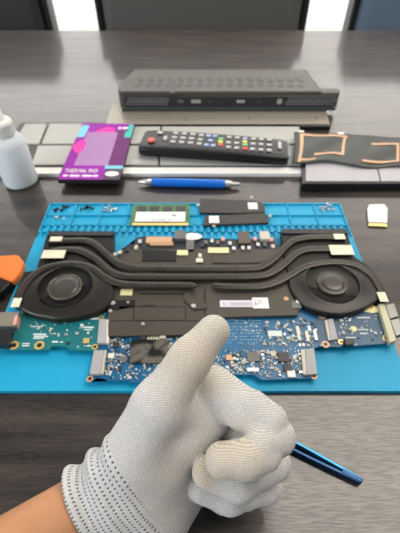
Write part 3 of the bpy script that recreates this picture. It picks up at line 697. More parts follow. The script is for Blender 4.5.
# ------------------------------------------------------------------ purple box
zb = BT + 0.006
pb = thing('thermal_pad_box', (at(95, 152, BT).x, at(95, 152, BT).y, T + BT + 0.0003), 'flat purple box with a mauve window lying across the left of the battery', 'box')
A4 = [at(82.5, 123.5, zb), at(134.5, 126, zb), at(119.5, 180, zb), at(57.5, 179.5, zb)]   # back-left, back-right, front-right, front-left
fl, fr, bl = A4[3], A4[2], A4[0]
ux, uy = (fr - fl), (bl - fl)
def B(u, v): q = fl + ux * u + uy * v; return (q.x, q.y)
def bpan(pts, mi, z=zb): prism(bm, [B(*q) for q in pts], z - 0.0001, z + 0.00012 + mi * 0.00001, mi)
M_purple = material('purple_card', srgb(150, 30, 165), 0.6, spec=0.3, var=0.1); M_mauve = material('mauve_window', srgb(172, 130, 180), 0.6, spec=0.3, var=0.05)
M_dpurp = material('dark_purple_print', srgb(105, 40, 105), 0.6, spec=0.3); M_mag = material('magenta_print', srgb(250, 60, 170), 0.6, spec=0.3); M_cyan = material('pale_cyan_print', srgb(130, 200, 225), 0.6, spec=0.3)
M_teal = material('teal_print', srgb(70, 190, 180), 0.6, spec=0.3); M_cardblack = material('black_card', (0.015, 0.013, 0.016), 0.4); M_dolive = material('dark_grey_print', srgb(80, 70, 85), 0.6, spec=0.3)
bm = NB(); prism(bm, [B(0, 0), B(1, 0), B(1, 1), B(0, 1)], BT + 0.0003, zb); obj('carton', bm, [M_cardblack], pb, bevel=0.0004)
bm = NB(); bpan([(0, 0.005), (0.72, 0.005), (0.72, 0.2), (1, 0.2), (1, 1), (0, 1)], 0); obj('front_print', bm, M_purple, pb)
def panel(name, pts, mat, lift):
    global bm
    bm = NB(); prism(bm, [B(*q) for q in pts], zb, zb + 0.00012 + lift * 0.00006); return obj(name, bm, mat, pb)
panel('dark_side_print', [(0.66, 0.2), (1, 0.2), (1, 0.86), (0.66, 0.86)], M_dpurp, 1)
panel('window', [(0.17, 0.22), (0.74, 0.22), (0.74, 0.82), (0.17, 0.82)], M_mauve, 2)
panel('pink_blob', [(0.06, 0.47), (0.14, 0.42), (0.22, 0.47), (0.23, 0.6), (0.16, 0.68), (0.06, 0.62), (0.0, 0.55)], M_mag, 3)
panel('pink_blob', [(0.3, 0.82), (0.68, 0.82), (0.66, 0.9), (0.5, 0.93), (0.38, 0.88)], M_mag, 3)
panel('cyan_patch', [(0.0, 0.72), (0.14, 0.72), (0.16, 0.95), (0.04, 0.97), (0, 0.9)], M_cyan, 3)
panel('cyan_patch', [(0.7, 0.17), (1, 0.17), (1, 0.22), (0.7, 0.22)], M_cyan, 3)
panel('teal_squiggle', [(0.88, 0.72), (1, 0.72), (1, 0.98), (0.9, 0.98), (0.93, 0.88), (0.87, 0.82)], M_teal, 3)
panel('dark_corner', [(0.72, 0.003), (1, 0.003), (1, 0.17), (0.72, 0.17)], M_dolive, 1)
bm = NB(); cc = B(0.85, 0.09); cyl(bm, (0, 0, 0), 0.0085, 0.0004, 24); bmesh.ops.transform(bm, matrix=Matrix.Translation((cc[0], cc[1], T + zb + 0.0003)) @ Matrix.Diagonal((1, 0.62, 1, 1)), verts=bm.verts)
obj('oval_seal', bm, M_white, pb)
ang = math.atan2(ux.y, ux.x)
q = B(0.06, 0.105); Mt = Matrix.Translation((q[0], q[1], T + zb + 0.0003)) @ Matrix.Rotation(ang, 4, 'Z')
obj('title_lettering', text_bm('THERMAL PAD', 0.0112, Mt @ Matrix.Diagonal((0.56, 1.0, 1, 1)), depth=0.0003), M_white, pb)
bm = NB()
for i, u in enumerate((0.06, 0.17, 0.25, 0.37, 0.45, 0.55)): 
    bm = NB(); prism(bm, [B(u, 0.045), B(u + 0.08, 0.045), B(u + 0.08, 0.07), B(u, 0.07)], zb + 0.0001, zb + 0.0003); obj('printed_word', bm, M_white, pb)
for u in (0.72, 0.80, 0.86):
    bm = NB(); prism(bm, [B(u, 0.885), B(u + 0.055, 0.885), B(u + 0.055, 0.925), B(u, 0.925)], zb + 0.0001, zb + 0.0005); obj('printed_word', bm, M_white, pb)

# ------------------------------------------------------------------ remote control
zt_ = BT + 0.016
RA, RB = at(142, 137.5, zt_), at(288, 147.5, zt_)
ra = math.atan2((RB - RA).y, (RB - RA).x); RL = (RB - RA).length; RW = 0.050
rc_c = (RA + RB) / 2
MR = Matrix.Translation((rc_c.x, rc_c.y, T + BT + 0.0006)) @ Matrix.Rotation(ra, 4, 'Z')
rem = thing('remote_control', (rc_c.x, rc_c.y, T + BT), 'long black television remote with rows of white keys lying on the silver battery', 'remote control')
bm = NB()
secs = []
for i in range(25):
    u = -1 + 2 * i / 24; x = u * RL / 2
    e = (1 - abs(u) ** 14) ** 0.5; wv = RW / 2 * (0.90 + 0.10 * e) * (1 - 0.04 * u)
    hgt = 0.0165 - 0.002 * abs(u) ** 3
    ring = []
    for k in range(20):
        an = 2 * math.pi * k / 20; ca, sa = math.cos(an), math.sin(an)
        yy = math.copysign(abs(ca) ** 0.35, ca) * wv * (1.0 if sa > -0.2 else 0.9); zz = hgt / 2 + math.copysign(abs(sa) ** 0.4, sa) * hgt / 2
        ring.append(bm.verts.new(MR @ Vector((x, yy, zz))))
    secs.append(ring)
for p, q in zip(secs, secs[1:]):
    for k in range(20): bm.faces.new((p[k], p[(k + 1) % 20], q[(k + 1) % 20], q[k]))
bm.faces.new(secs[0]); bm.faces.new(list(reversed(secs[-1])))
obj('case', bm, material('satin_black_plastic', (0.010, 0.010, 0.010), 0.34, spec=0.35), rem, smooth=False, bevel=0.0008)
M_key = material('white_key', (0.50, 0.50, 0.48), 0.5, var=0.05); M_kred = material('red_key', (0.75, 0.10, 0.08), 0.45); M_kblue = material('pale_blue_key', (0.35, 0.45, 0.75), 0.45)
M_kgreen = material('green_key', (0.2, 0.6, 0.2), 0.45); M_kyel = material('yellow_key', (0.8, 0.65, 0.1), 0.45)
def key(u, v, su, sv, mat, round_=False):
    bm = NB(); x, y = (u - 0.5) * RL, (v - 0.5) * RW * 0.92
    if round_: cyl(bm, (x, y, 0.0168), su, 0.002, 20)
    else: box(bm, (x, y, 0.0168), (su * 2, sv * 2, 0.0016))
    bmesh.ops.transform(bm, matrix=MR, verts=bm.verts); obj('key', bm, mat, rem, bevel=0.0004)
key(0.075, 0.34, 0.0050, 0.005, M_kred, True); key(0.115, 0.80, 0.0036, 0.0032, M_key)
key(0.165, 0.5, 0.0022, 0.0045, M_key)
for i, u in enumerate((0.225, 0.285, 0.345)):
    for v in (0.82, 0.58, 0.34): key(u, v, 0.0034, 0.0026, M_key)
for v in (0.80, 0.55, 0.32): key(0.405, v, 0.0030, 0.0026, M_key)
for u, v, m in ((0.455, 0.8, M_kblue), (0.455, 0.28, M_kblue), (0.50, 0.80, M_kblue), (0.50, 0.28, M_kblue), (0.475, 0.54, M_kblue), (0.545, 0.66, M_kgreen), (0.545, 0.5, M_kyel), (0.55, 0.34, M_kred),
                (0.60, 0.8, M_key), (0.60, 0.5, M_key), (0.605, 0.25, M_key), (0.655, 0.8, M_key), (0.655, 0.5, M_key), (0.66, 0.24, M_key), (0.71, 0.78, M_kblue), (0.71, 0.6, M_kyel), (0.712, 0.44, M_kgreen), (0.715, 0.24, M_kred)): key(u, v, 0.0030, 0.0026, m)
for u in (0.765, 0.82, 0.875):
    for v in (0.80, 0.52, 0.24): key(u, v, 0.0030, 0.0026, M_key)
bm = NB(); box(bm, ((0.945 - 0.5) * RL, 0.003, 0.0164), (0.004, 0.017, 0.0006)); bmesh.ops.transform(bm, matrix=MR, verts=bm.verts); obj('logo_mark', bm, M_key, rem)
bm = NB(); box(bm, (RL / 2 + 0.0005, 0, 0.008), (0.003, RW * 0.74, 0.012)); bmesh.ops.transform(bm, matrix=MR, verts=bm.verts); obj('end_cap', bm, material('blue_grey_plastic', (0.16, 0.24, 0.32), 0.35), rem, bevel=0.001, label='blue-grey end cap')

# ------------------------------------------------------------------ bronze plate and black laptop base behind
plate_z = 0.007
lp = thing('laptop_lid_plate', at(218, 120), 'thin beige-bronze metal plate under the black laptop base', 'metal plate')
bm = NB(); poly(bm, [(112, 104), (325, 104), (330, 124), (105, 124)], 0.0005, plate_z); obj('plate', bm, material('bronze_metal', (0.34, 0.31, 0.26), 0.42, metal=0.45, var=0.05, scale=20), lp, bevel=0.0008)
bm = NB(); poly(bm, [(105, 124), (330, 124), (330.5, 126.5), (104.6, 126.5)], 0.0004, plate_z - 0.001); obj('dark_edge_trim', bm, M_black, lp)
for x, y in ((186, 120.5), (249, 119), (316, 118.5)): screw_on(x, y, plate_z - 0.0004, lp, 0.0017, M_chip)

z0, z1 = plate_z + 0.0006, plate_z + 0.029
lf = at(120, 110.5, z0); rf = at(337, 110.5, z0)
DX0, DX1, DY = lf.x, rf.x, lf.y
DEP = 0.088
M_base = material('graphite_laptop_plastic', (0.085, 0.080, 0.070), 0.45, spec=0.35, var=0.06, scale=30)
M_face = material('dark_vent_plastic', (0.030, 0.030, 0.032), 0.4); M_rim = material('slate_rim_plastic', (0.055, 0.062, 0.066), 0.35)
lb = thing('upturned_laptop', ((DX0 + DX1) / 2, DY + DEP / 2, T + z0), 'slim graphite laptop base lying on the beige plate, ports and hexagon vents facing the camera', 'laptop')
bm = NB()
ins = 0.030
prism(bm, [(DX0 + 0.004, DY + 0.002), (DX1 - 0.028, DY + 0.002), (DX1 - 0.036, DY + DEP), (DX0 + 0.016, DY + DEP), (DX0, DY + 0.03), (DX0, DY + 0.008)], z0, z1)
obj('shell', bm, M_base, lb, bevel=0.003)
bm = NB(); prism(bm, [(DX1 - 0.030, DY + 0.002), (DX1 - 0.004, DY + 0.002), (DX1, DY + 0.006), (DX1, DY + 0.016), (DX1 - 0.004, DY + 0.02), (DX1 - 0.030, DY + 0.02)], z0, z1 - 0.002)
obj('rear_corner', bm, M_base, lb, bevel=0.003)
bm = NB(); box(bm, ((DX0 + DX1) / 2, DY + 0.001, T + (z0 + z1) / 2 - 0.001), (DX1 - DX0 - 0.016, 0.004, (z1 - z0) * 0.66)); obj('rear_panel', bm, M_face, lb, bevel=0.0015)
bm = NB(); box(bm, ((DX0 + DX1) / 2, DY + 0.001, T + z0 + 0.003), (DX1 - DX0 - 0.006, 0.006, 0.0055)); obj('lower_rim', bm, M_rim, lb, bevel=0.0015)
def hexes(x0, x1):
    bm = NB(); zz = T + (z0 + z1) / 2 + 0.0005; n = int((x1 - x0) / 0.0065)
    for i in range(n):
        for r in range(2):
            x = x0 + (i + 0.5 + 0.5 * r) * (x1 - x0) / n; z = zz + (r - 0.5) * 0.0056
            q = bmesh.ops.create_circle(bm, segments=6, radius=0.0032, cap_ends=False); V = q['verts']
            q2 = bmesh.ops.create_circle(bm, segments=6, radius=0.0022, cap_ends=False); V2 = q2['verts']
            for k in range(6): bm.faces.new((V[k], V[(k + 1) % 6], V2[(k + 1) % 6], V2[k]))
            bmesh.ops.transform(bm, matrix=Matrix.Translation((x, DY - 0.0016, z)) @ Matrix.Rotation(math.pi / 2, 4, 'X'), verts=V + V2)
    r = bmesh.ops.extrude_face_region(bm, geom=bm.faces[:]); bmesh.ops.translate(bm, verts=[v for v in r['geom'] if isinstance(v, bmesh.types.BMVert)], vec=(0, 0.001, 0))
    obj('vent_grille', bm, material('grey_grille', (0.24, 0.24, 0.24), 0.4), lb)
def dxp(px): return DX0 + (px - 120) / 217 * (DX1 - DX0)
hexes(dxp(127), dxp(168)); hexes(dxp(284), dxp(332))
def port(px, wd, ht, mat, nm='port'):
    bm = NB(); box(bm, (dxp(px), DY - 0.0012, T + (z0 + z1) / 2 + 0.0005), (wd, 0.001, ht)); obj(nm, bm, mat, lb, bevel=0.0004)
port(181, 0.009, 0.0042, M_greychip); port(196, 0.0145, 0.0055, M_silver); port(210, 0.002, 0.003, M_greychip); port(240, 0.012, 0.0045, M_greyplastic); port(258, 0.002, 0.003, M_greychip)
bm = NB(); cyl(bm, (dxp(278), DY - 0.0012, T + (z0 + z1) / 2 + 0.0005), 0.0042, 0.001, 20, 'Y'); obj('power_port', bm, M_silver, lb)
ys0, ys1 = at(200, 87, z1).y, at(200, 77, z1).y
for i in range(17):
    px = 140 + i * 10.0
    xx = at(px, 82, z1).x
    for k, (dy, sk) in enumerate(((0.25, -1), (0.75, 1))):
        bm = NB(); yy = ys0 + (ys1 - ys0) * dy
        box(bm, (xx, yy, T + z1 + 0.0001), (0.0095, (ys1 - ys0) * 0.40, 0.0005), 0.25 * sk); obj('vent_slot', bm, M_black, lb)
bm = NB(); pbox(bm, 171, 80, 176, 93, z1 - 0.0002, z1 + 0.0004); obj('scratch_mark', bm, M_black, lb)

# ------------------------------------------------------------------ grey block and copper-traced film on the right
zk = 0.012
gb = thing('battery_block', at(352, 178), 'grey-topped black slab under the copper-traced film on the right', 'battery')
bm = NB(); poly(bm, [(303, 150), (420, 150), (430, 183.5), (302, 183.5)], 0.0005, zk - 0.001); obj('casing', bm, M_black, gb, bevel=0.0008)
M_lilac = material('pale_grey_wrap', (0.42, 0.41, 0.43), 0.5)
bm = NB(); poly(bm, [(306, 151), (372, 151), (380, 181), (306, 181)], zk - 0.0012, zk); obj('grey_wrap', bm, M_lilac, gb)
bm = NB(); poly(bm, [(373.5, 151), (418, 151), (426, 181), (381.5, 181)], zk - 0.0012, zk); obj('grey_wrap', bm, M_lilac, gb)

fm = thing('copper_traced_film', (at(345, 150, zk).x, at(345, 150, zk).y, T + zk), 'crumpled dark film with copper traces draped over the grey slab', 'film')
def film_material():
    return material('smoky_dark_film', (0.020, 0.025, 0.022), 0.45, var=0.35, scale=60, rvar=0.08, bump=0.3)
NXf, NYf = 44, 20
bm = NB(); grid = []
def film_px(u, v):
    x = 294 + u * 128 - 1.5 * v + 1.5 * math.sin(7 * u + 3 * v); top = 131.5 + 0.8 * math.sin(9 * u) + 6 * u; bot = 160.5 + 1.6 * math.sin(12 * u + 1) + 8 * u
    return x, top + (bot - top) * v
def film_z(u, v):
    return zk + 0.0030 + 0.0014 * math.sin(8 * u + 2.5 * v) * math.sin(4 * v + 2 * u) + 0.0006 * math.sin(23 * u + 9 * v)
for i in range(NXf + 1):
    row = []
    for j in range(NYf + 1):
        u, v = i / NXf, j / NYf; x, y = film_px(u, v); p = at(x, y, zk + 0.0035)
        row.append(bm.verts.new((p.x, p.y, T + film_z(u, v))))
    grid.append(row)
for i in range(NXf):
    for j in range(NYf): bm.faces.new((grid[i][j], grid[i][j + 1], grid[i + 1][j + 1], grid[i + 1][j]))
o = obj('film_sheet', bm, film_material(), fm, smooth=True)
md = o.modifiers.new('thick', 'SOLIDIFY'); md.thickness = 0.0005
def trace(u0, v0, u1, v1):
    bm = NB(); n = 14
    r = []
    for i in range(n + 1):
        a = i / n; row = []
        for j in (0, 1):
            if abs(u1 - u0) > abs(v1 - v0): u, v = u0 + (u1 - u0) * a, v0 + (v1 - v0) * j
            else: u, v = u0 + (u1 - u0) * j, v0 + (v1 - v0) * a
            x, y = film_px(u, v); p = at(x, y, zk + 0.0035); row.append(bm.verts.new((p.x, p.y, T + film_z(u, v) + 0.0007)))
        r.append(row)
    for a, b in zip(r, r[1:]): bm.faces.new((a[0], b[0], b[1], a[1]))
    o = obj('copper_trace', bm, M_copper, fm); md = o.modifiers.new('thick', 'SOLIDIFY'); md.thickness = 0.0003
trace(0.04, 0.06, 0.065, 0.97); trace(0.065, 0.06, 0.42, 0.12); trace(0.39, 0.12, 0.41, 0.72); trace(0.17, 0.68, 0.41, 0.75); trace(0.065, 0.86, 0.19, 0.92)
trace(0.62, 0.24, 0.82, 0.30); trace(0.80, 0.30, 0.82, 0.85); trace(0.54, 0.80, 0.82, 0.86)
for u, v in ((0.36, 0.02), (0.05, 0.0)):
    x, y = film_px(u, v); p = at(x, y, zk + 0.004); bm = NB(); box(bm, (p.x, p.y, T + film_z(u, v) + 0.001), (0.008, 0.005, 0.0012)); obj('foil_tab', bm, M_silver, fm)

# ------------------------------------------------------------------ squeeze bottle
bc = at(22.0, 181.5)
bt = thing('squeeze_bottle', bc, 'small translucent squeeze bottle of clear liquid with a white cap at the left', 'bottle')
def pl_mat(name, col, tr, rough):
    m = material(name, col, rough, trans=tr, var=0.02, ior=1.25); return m
RB_ = 0.0205
bm = NB(); lathe(bm, [(0.006, 0.0006), (RB_ - 0.003, 0.0004), (RB_ - 0.0006, 0.002), (RB_, 0.005), (RB_, 0.052), (RB_ - 0.0012, 0.057), (RB_ - 0.004, 0.0615), (0.0125, 0.064), (0.0115, 0.066), (0.0115, 0.068)], (bc.x, bc.y, T), 48)
obj('bottle_body', bm, pl_mat('translucent_white_plastic', (0.88, 0.94, 0.97), 0.38, 0.6), bt, smooth=True)
bm = NB(); lathe(bm, [(0.006, 0.0018), (RB_ - 0.002, 0.0018), (RB_ - 0.0013, 0.005), (RB_ - 0.0013, 0.036), (0.004, 0.036)], (bc.x, bc.y, T), 48)
obj('liquid', bm, pl_mat('pale_blue_liquid', (0.80, 0.88, 0.92), 0.3, 0.5), bt, smooth=True)
bm = NB(); lathe(bm, [(0.0138, 0.066), (0.0140, 0.067), (0.0134, 0.079), (0.0122, 0.081), (0.0085, 0.083), (0.0062, 0.088), (0.0034, 0.104), (0.0025, 0.106)], (bc.x, bc.y, T), 48)
for k in range(24): 
    an = 2 * math.pi * k / 24; box(bm, (bc.x + 0.0136 * math.cos(an), bc.y + 0.0136 * math.sin(an), T + 0.0730), (0.0010, 0.0010, 0.010), an)
obj('nozzle_cap', bm, material('white_cap_plastic', (0.82, 0.84, 0.81), 0.4, var=0.02), bt)

# ------------------------------------------------------------------ orange prying tool
op = thing('prying_tool', at(8, 275), 'orange-tipped black prying tool at the left edge of the table', 'tool')
M_orange = material('orange_rubber', (0.85, 0.20, 0.03), 0.5, var=0.06)
bm = NB(); poly(bm, [(-40, 262), (-20, 257), (0, 255), (18, 254), (24, 262), (20, 272), (13, 281), (-8, 273), (-40, 272)], 0.0040, 0.0130); obj('orange_grip', bm, M_orange, op, bevel=0.0025)
bm = NB(); poly(bm, [(-50, 272), (-8, 274), (12, 281.5), (2, 291), (-10, 299), (-50, 300)], 0.0005, 0.0110); obj('black_handle', bm, M_black_plate, op, bevel=0.002)

# ------------------------------------------------------------------ blue tweezers
M_tweez = material('blue_anodised_steel', (0.008, 0.045, 0.12), 0.25, metal=0.6, var=0.1); M_tw2 = material('bright_blue_anodised_steel', (0.02, 0.19, 0.36), 0.25, metal=0.5)
te, ti = at(361, 480.5, 0.005), at(212, 403, 0.005)
tw = thing('tweezers', (te.x, te.y, T), 'dark blue tweezers lying on the table partly hidden behind the gloved fist', 'tweezers')
d = (ti - te); d.z = 0; L = d.length; d.normalize(); n = Vector((-d.y, d.x, 0))
for s, mat in ((-1, M_tw2), (1, M_tweez)):
    bm = NB(); rings = []
    for i in range(25):
        u = i / 24; off = s * (0.0009 + 0.0018 * math.sin(math.pi * min(1, u * 1.02)) ** 1.0 * (1 if u < 0.98 else 0.8)); hw = 0.0025 * (1 - 0.75 * max(0, (u - 0.45) / 0.55)); th = 0.0009
        c = te + d * (L * u) + n * off
        rings.append([bm.verts.new((c.x + n.x * q * th, c.y + n.y * q * th, T + 0.0031 + z * hw)) for q, z in ((-1, -1), (1, -1), (1, 1), (-1, 1))])
    for a, b in zip(rings, rings[1:]):
        for k in range(4): bm.faces.new((a[k], a[(k + 1) % 4], b[(k + 1) % 4], b[k]))
    bm.faces.new(rings[0]); bm.faces.new(list(reversed(rings[-1]))); obj('arm', bm, mat, tw, bevel=0.0003)
bm = NB(); c = te + d * 0.006; box(bm, (c.x, c.y, T + 0.0031), (0.014, 0.0034, 0.0054), math.atan2(d.y, d.x)); obj('joint', bm, M_tweez, tw, bevel=0.0008)

# ------------------------------------------------------------------ gloved hand (left hand, thumb up) and forearm
def hp(px, py, Z): # hand space in mm: right, up, towards the viewer
    return np.array([(px - 200) / F * Z, -(py - 266.5) / F * Z, -Z]) * 1000.0
def round_cone(P, a, b, r1, r2):
    ba = b - a; l2 = ba @ ba; rr = r1 - r2; a2 = l2 - rr * rr; il2 = 1.0 / l2
    pa = P - a; y = pa @ ba; z = y - l2
    q = pa * l2 - y[:, None] * ba; x2 = np.einsum('ij,ij->i', q, q); y2 = y * y * l2; z2 = z * z * l2
    k = np.sign(rr) * rr * rr * x2
    c1 = np.sign(z) * a2 * z2 > k; c2 = np.sign(y) * a2 * y2 < k
    d3 = (np.sqrt(np.maximum(x2 * a2 * il2, 0)) + y * rr) * il2 - r1
    d1 = np.sqrt(x2 + z2) * il2 - r2; d2 = np.sqrt(x2 + y2) * il2 - r1
    return np.where(c1, d1, np.where(c2, d2, d3))
def smin(a, b, k):
    h = np.maximum(k - np.abs(a - b), 0) / k
    return np.minimum(a, b) - h * h * k * 0.25
def chain(P, pts, k):
    d = None
    for (a, ra), (b, rb) in zip(pts, pts[1:]):
        e = round_cone(P, a, b, ra, rb); d = e if d is None else smin(d, e, k)
    return d
WRIST = hp(140, 474, 0.222); CUFF_END = hp(88, 509, 0.219)
AX = (CUFF_END - WRIST) / np.linalg.norm(CUFF_END - WRIST)
ELBOW = hp(-150, 690, 0.174)
def hand_sdf(P):
    # palm: metacarpals from the wrist to the knuckles
    palm = None
    wa, wb = hp(128, 468, 0.216), hp(160, 520, 0.228)
    for (m, r, ws) in ((hp(213, 389, 0.225), 12.5, 0.15), (hp(222, 408, 0.240), 12.0, 0.4), (hp(222, 432, 0.252), 11.0, 0.7), (hp(212, 458, 0.260), 10.0, 1.0)):
        e = round_cone(P, wa * (1 - ws) + wb * ws, m, 16.0, r); palm = e if palm is None else smin(palm, e, 8.0)
    heel = chain(P, [(hp(150, 520, 0.222), 15.5), (hp(190, 478, 0.233), 12.0)], 6.0); palm = smin(palm, heel, 8.0)
    wr = chain(P, [(WRIST + np.array([4.0, 6.0, 0]), 20.0), (CUFF_END + AX * 25 + np.array([4.0, 6.0, 0]), 19.0)], 4.0)
    wr2 = chain(P, [(WRIST + np.array([-4.0, -7.0, 0]), 20.0), (CUFF_END + AX * 25 + np.array([-4.0, -7.0, 0]), 19.0)], 4.0)
    palm = smin(palm, smin(wr, wr2, 6.0), 12.0)
    thumb = chain(P, [(hp(133, 455, 0.210), 16.5), (hp(158, 407, 0.205), 13.6), (hp(190, 359, 0.204), 10.2), (hp(213.5, 331, 0.206), 8.4)], 5.0)
    hand = smin(palm, thumb, 9.0)
    fill = chain(P, [(hp(184, 440, 0.220), 12.0), (hp(212, 418, 0.220), 10.5)], 4.0); hand = smin(hand, fill, 6.0)
    web = chain(P, [(hp(178, 408, 0.214), 9.0), (hp(205, 405, 0.222), 9.0)], 4.0); hand = smin(hand, web, 8.0)
    idx = chain(P, [(hp(214, 389, 0.221), 12.5), (hp(247, 411, 0.210), 10.6), (hp(276, 436, 0.203), 9.5)], 4.0)
    hand = smin(hand, idx, 2.5)
    hand = smin(hand, chain(P, [(hp(252, 406, 0.2065), 8.6), (hp(270, 421, 0.2030), 9.0)], 3.0), 0.8)   # the fleshy underside of the first finger bone
    hand = smin(hand, chain(P, [(hp(276, 438, 0.2025), 9.5), (hp(261, 444, 0.1965), 8.9)], 3.0), 2.0)
    hand = smin(hand, chain(P, [(hp(264, 454, 0.196), 8.6), (hp(246, 459, 0.1930), 9.0), (hp(222, 460, 0.1925), 8.5)], 3.0), 1.2)
    mid = chain(P, [(hp(222, 408, 0.238), 11.0), (hp(273, 463, 0.220), 9.4)], 4.0); mid = smin(mid, chain(P, [(hp(273, 464, 0.219), 9.2), (hp(238, 482, 0.208), 9.2), (hp(208, 472, 0.208), 8.4)], 4.0), 2.0)
    hand = smin(hand, mid, 0.8)
    rng = chain(P, [(hp(222, 432, 0.250), 10.0), (hp(265, 488, 0.231), 8.8)], 4.0); rng = smin(rng, chain(P, [(hp(266, 487, 0.230), 8.8), (hp(230, 497, 0.220), 8.6), (hp(202, 488, 0.219), 8.0)], 4.0), 2.0)
    hand = smin(hand, rng, 0.8)
    lit = chain(P, [(hp(212, 458, 0.256), 8.5), (hp(246, 496, 0.241), 7.4), (hp(224, 500, 0.233), 7.2), (hp(204, 492, 0.233), 6.8)], 3.0)
    return smin(hand, lit, 1.8)
def body_sdf(P):
    d = np.maximum(hand_sdf(P) + 1.6, (P - WRIST) @ AX - 5.0)
    o1, o2 = np.array([4.0, 6.0, 0]), np.array([-4.0, -7.0, 0])
    f1 = chain(P, [(WRIST + o1, 16.2), (CUFF_END + o1, 16.2), (ELBOW + o1 * 2, 27.0)], 3.0)
    f2 = chain(P, [(WRIST + o2, 16.2), (CUFF_END + o2, 16.2), (ELBOW + o2 * 2, 28.0)], 3.0)
    return smin(d, smin(f1, f2, 8.0), 4.0)
def surface_net(fn, lo, hi, h):
    xs = [np.arange(lo[i], hi[i] + h, h) for i in range(3)]; n = [len(x) for x in xs]
    G = np.stack(np.meshgrid(*xs, indexing='ij'), -1).reshape(-1, 3)
    V = np.concatenate([fn(c) for c in np.array_split(G, max(1, len(G) // 150000))]).reshape(n)
    S = V < 0; m = [k - 1 for k in n]
    cnt = np.zeros(m); acc = np.zeros(m + [3])
    off = [(i, j, k) for i in (0, 1) for j in (0, 1) for k in (0, 1)]
    sl = lambda A, o: A[o[0]:o[0] + m[0], o[1]:o[1] + m[1], o[2]:o[2] + m[2]]
    for a in off:
        for ax in range(3):
            if a[ax]: continue
            b = list(a); b[ax] = 1
            va, vb = sl(V, a), sl(V, b); cr = sl(S, a) != sl(S, b)
            t = np.where(cr, va / np.where(cr, va - vb, 1), 0); cnt += cr
            for q in range(3): acc[..., q] += cr * (a[q] + (t if q == ax else 0))
    act = cnt > 0; idx = -np.ones(m, int); idx[act] = np.arange(act.sum())
    I = np.argwhere(act); verts = (I + acc[act] / cnt[act][:, None]) * h + np.array([x[0] for x in xs])
    faces = []
    for ax in range(3):
        u, v = (ax + 1) % 3, (ax + 2) % 3
        A = [slice(None)] * 3; Bv = [slice(None)] * 3; A[ax] = slice(0, -1); Bv[ax] = slice(1, None)
        cr = S[tuple(A)] != S[tuple(Bv)]; pos = np.argwhere(cr)
        ok = (pos[:, u] > 0) & (pos[:, v] > 0) & (pos[:, u] < m[u]) & (pos[:, v] < m[v]); pos = pos[ok]
        def g(du, dv): p = pos.copy(); p[:, u] -= du; p[:, v] -= dv; return idx[p[:, 0], p[:, 1], p[:, 2]]
        q = np.stack([g(1, 1), g(0, 1), g(0, 0), g(1, 0)], -1)
        inside_first = S[pos[:, 0], pos[:, 1], pos[:, 2]]
        q[~inside_first] = q[~inside_first][:, ::-1]; faces.append(q)
    return verts, np.concatenate(faces)
CAMM = Matrix.Translation(cam.location) @ Matrix.Rotation(math.pi / 2 - PITCH, 4, 'X')
WR_W = CAMM @ Vector(WRIST / 1000.0)
ARM_M = Matrix.Translation(WR_W) @ Matrix.Rotation(math.pi / 2 - PITCH, 4, 'X')
def net_object(name, fn, lo, hi, h, mat, parent=None, smooth_it=2):
    v, f = surface_net(fn, lo, hi, h)
    v = (v - WRIST) / 1000.0
    me = bpy.data.meshes.new(name); me.from_pydata(v.tolist(), [], f.tolist()); me.update()
    me.polygons.foreach_set('use_smooth', [True] * len(me.polygons)); me.materials.append(mat)
    o = bpy.data.objects.new(name, me); COL.objects.link(o)
    if parent is None: o.matrix_world = ARM_M
    else: o.parent = parent
    if smooth_it:
        md = o.modifiers.new('smooth', 'SMOOTH'); md.factor = 0.5; md.iterations = smooth_it
    return o
def skin_material():
    m = material('tanned_skin', (0.50, 0.24, 0.12), 0.48, var=0.16, scale=55, bump=0.25)
    b = m.node_tree.nodes['Principled BSDF']; b.inputs['Subsurface Weight'].default_value = 0.12; b.inputs['Subsurface Radius'].default_value = (0.01, 0.004, 0.002); b.inputs['Subsurface Scale'].default_value = 0.3
    return m
lo = np.array([-82.0, -190.0, -285.0]); 
pts = np.array([hp(62, 470, 0.22), hp(300, 320, 0.21), ELBOW])
person = net_object('person', body_sdf, np.array([-210.0, -260.0, -290.0]), np.array([60.0, -18.0, -150.0]), 2.0, skin_material(), None, 2)
tag(person, 'bare left forearm and hand in a grey knit glove giving a thumbs up', 'person')
S_END = (hp(61, 467, 0.217) - WRIST) @ AX
S_BEG = (hp(116, 431, 0.214) - WRIST) @ AX
e1 = np.array([-AX[1], AX[0], 0.0]); e1 /= np.linalg.norm(e1)
if e1[1] < 0: e1 = -e1
e2 = np.cross(AX, e1); e2 /= np.linalg.norm(e2)
if e2[2] < 0: e2 = -e2
def axial(P): return (P - WRIST) @ AX
def glove_sdf(P): return np.maximum(hand_sdf(P), axial(P) - (S_BEG + 8.0))
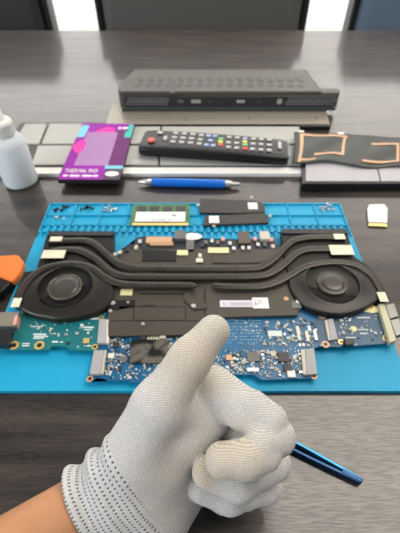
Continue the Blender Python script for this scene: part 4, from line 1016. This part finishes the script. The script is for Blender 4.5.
def cuff_sdf(P):
    q = P - WRIST; s_ = q @ AX; an = np.arctan2(q @ e2, q @ e1)
    u = np.clip((s_ - S_BEG) / (S_END - S_BEG), 0, 1)
    lift = -0.7 + 2.4 * np.clip((s_ - S_BEG) / 14.0, 0, 1)
    ph = s_ + 2.5 * np.sin(an * 1.5 + 0.6)
    fold = (1.6 + 0.7 * np.sin(an * 2 + 1)) * np.sin((ph - S_BEG) / (S_END - S_BEG) * 2 * math.pi * 2.3 - 0.8) * np.minimum(1, u * 2)
    d = hand_sdf(P) - lift - fold
    inner = hand_sdf(P) + 2.6
    d = np.maximum(d, -inner)
    return np.maximum(d, np.maximum(s_ - S_END, S_BEG - s_))
def tint_at(px, py, Z): return tuple((hp(px, py, Z) - WRIST) / 1000.0)
M_glove = knit_material('grey_knit', (0.84, 0.81, 0.765, 1), (0.45, 0.445, 0.43, 1), 0.0015, 0.0013, 0.7, strength=0.4, warm_tint=True)
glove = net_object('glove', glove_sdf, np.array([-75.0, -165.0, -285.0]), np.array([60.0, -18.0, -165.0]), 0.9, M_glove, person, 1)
glove['label'] = 'light grey knitted work glove'
M_cuff = knit_material('ribbed_cuff_knit', (0.66, 0.66, 0.645, 1), (0.10, 0.105, 0.11, 1), 0.0032, 0.0021, 0.0, uv=True, strength=0.7, sharp=True)
cuff = net_object('cuff', cuff_sdf, np.array([-100.0, -200.0, -262.0]), np.array([10.0, -70.0, -170.0]), 0.9, M_cuff, glove, 1)
me = cuff.data; uvl = me.uv_layers.new(name='UVMap')
vv = np.array([v.co[:] for v in me.vertices]) * 1000.0
us = vv @ AX; an = np.arctan2(vv @ e2, vv @ e1)
for pl in me.polygons:
    vs = [me.loops[k].vertex_index for k in pl.loop_indices]; wrap = max(an[v] for v in vs) - min(an[v] for v in vs) > 3
    for k, v in zip(pl.loop_indices, vs):
        a = an[v] + (2 * math.pi if wrap and an[v] < 0 else 0); uvl.data[k].uv = (us[v] / 1000.0, a * 0.0255)
cuff['label'] = 'ribbed grey wrist cuff'
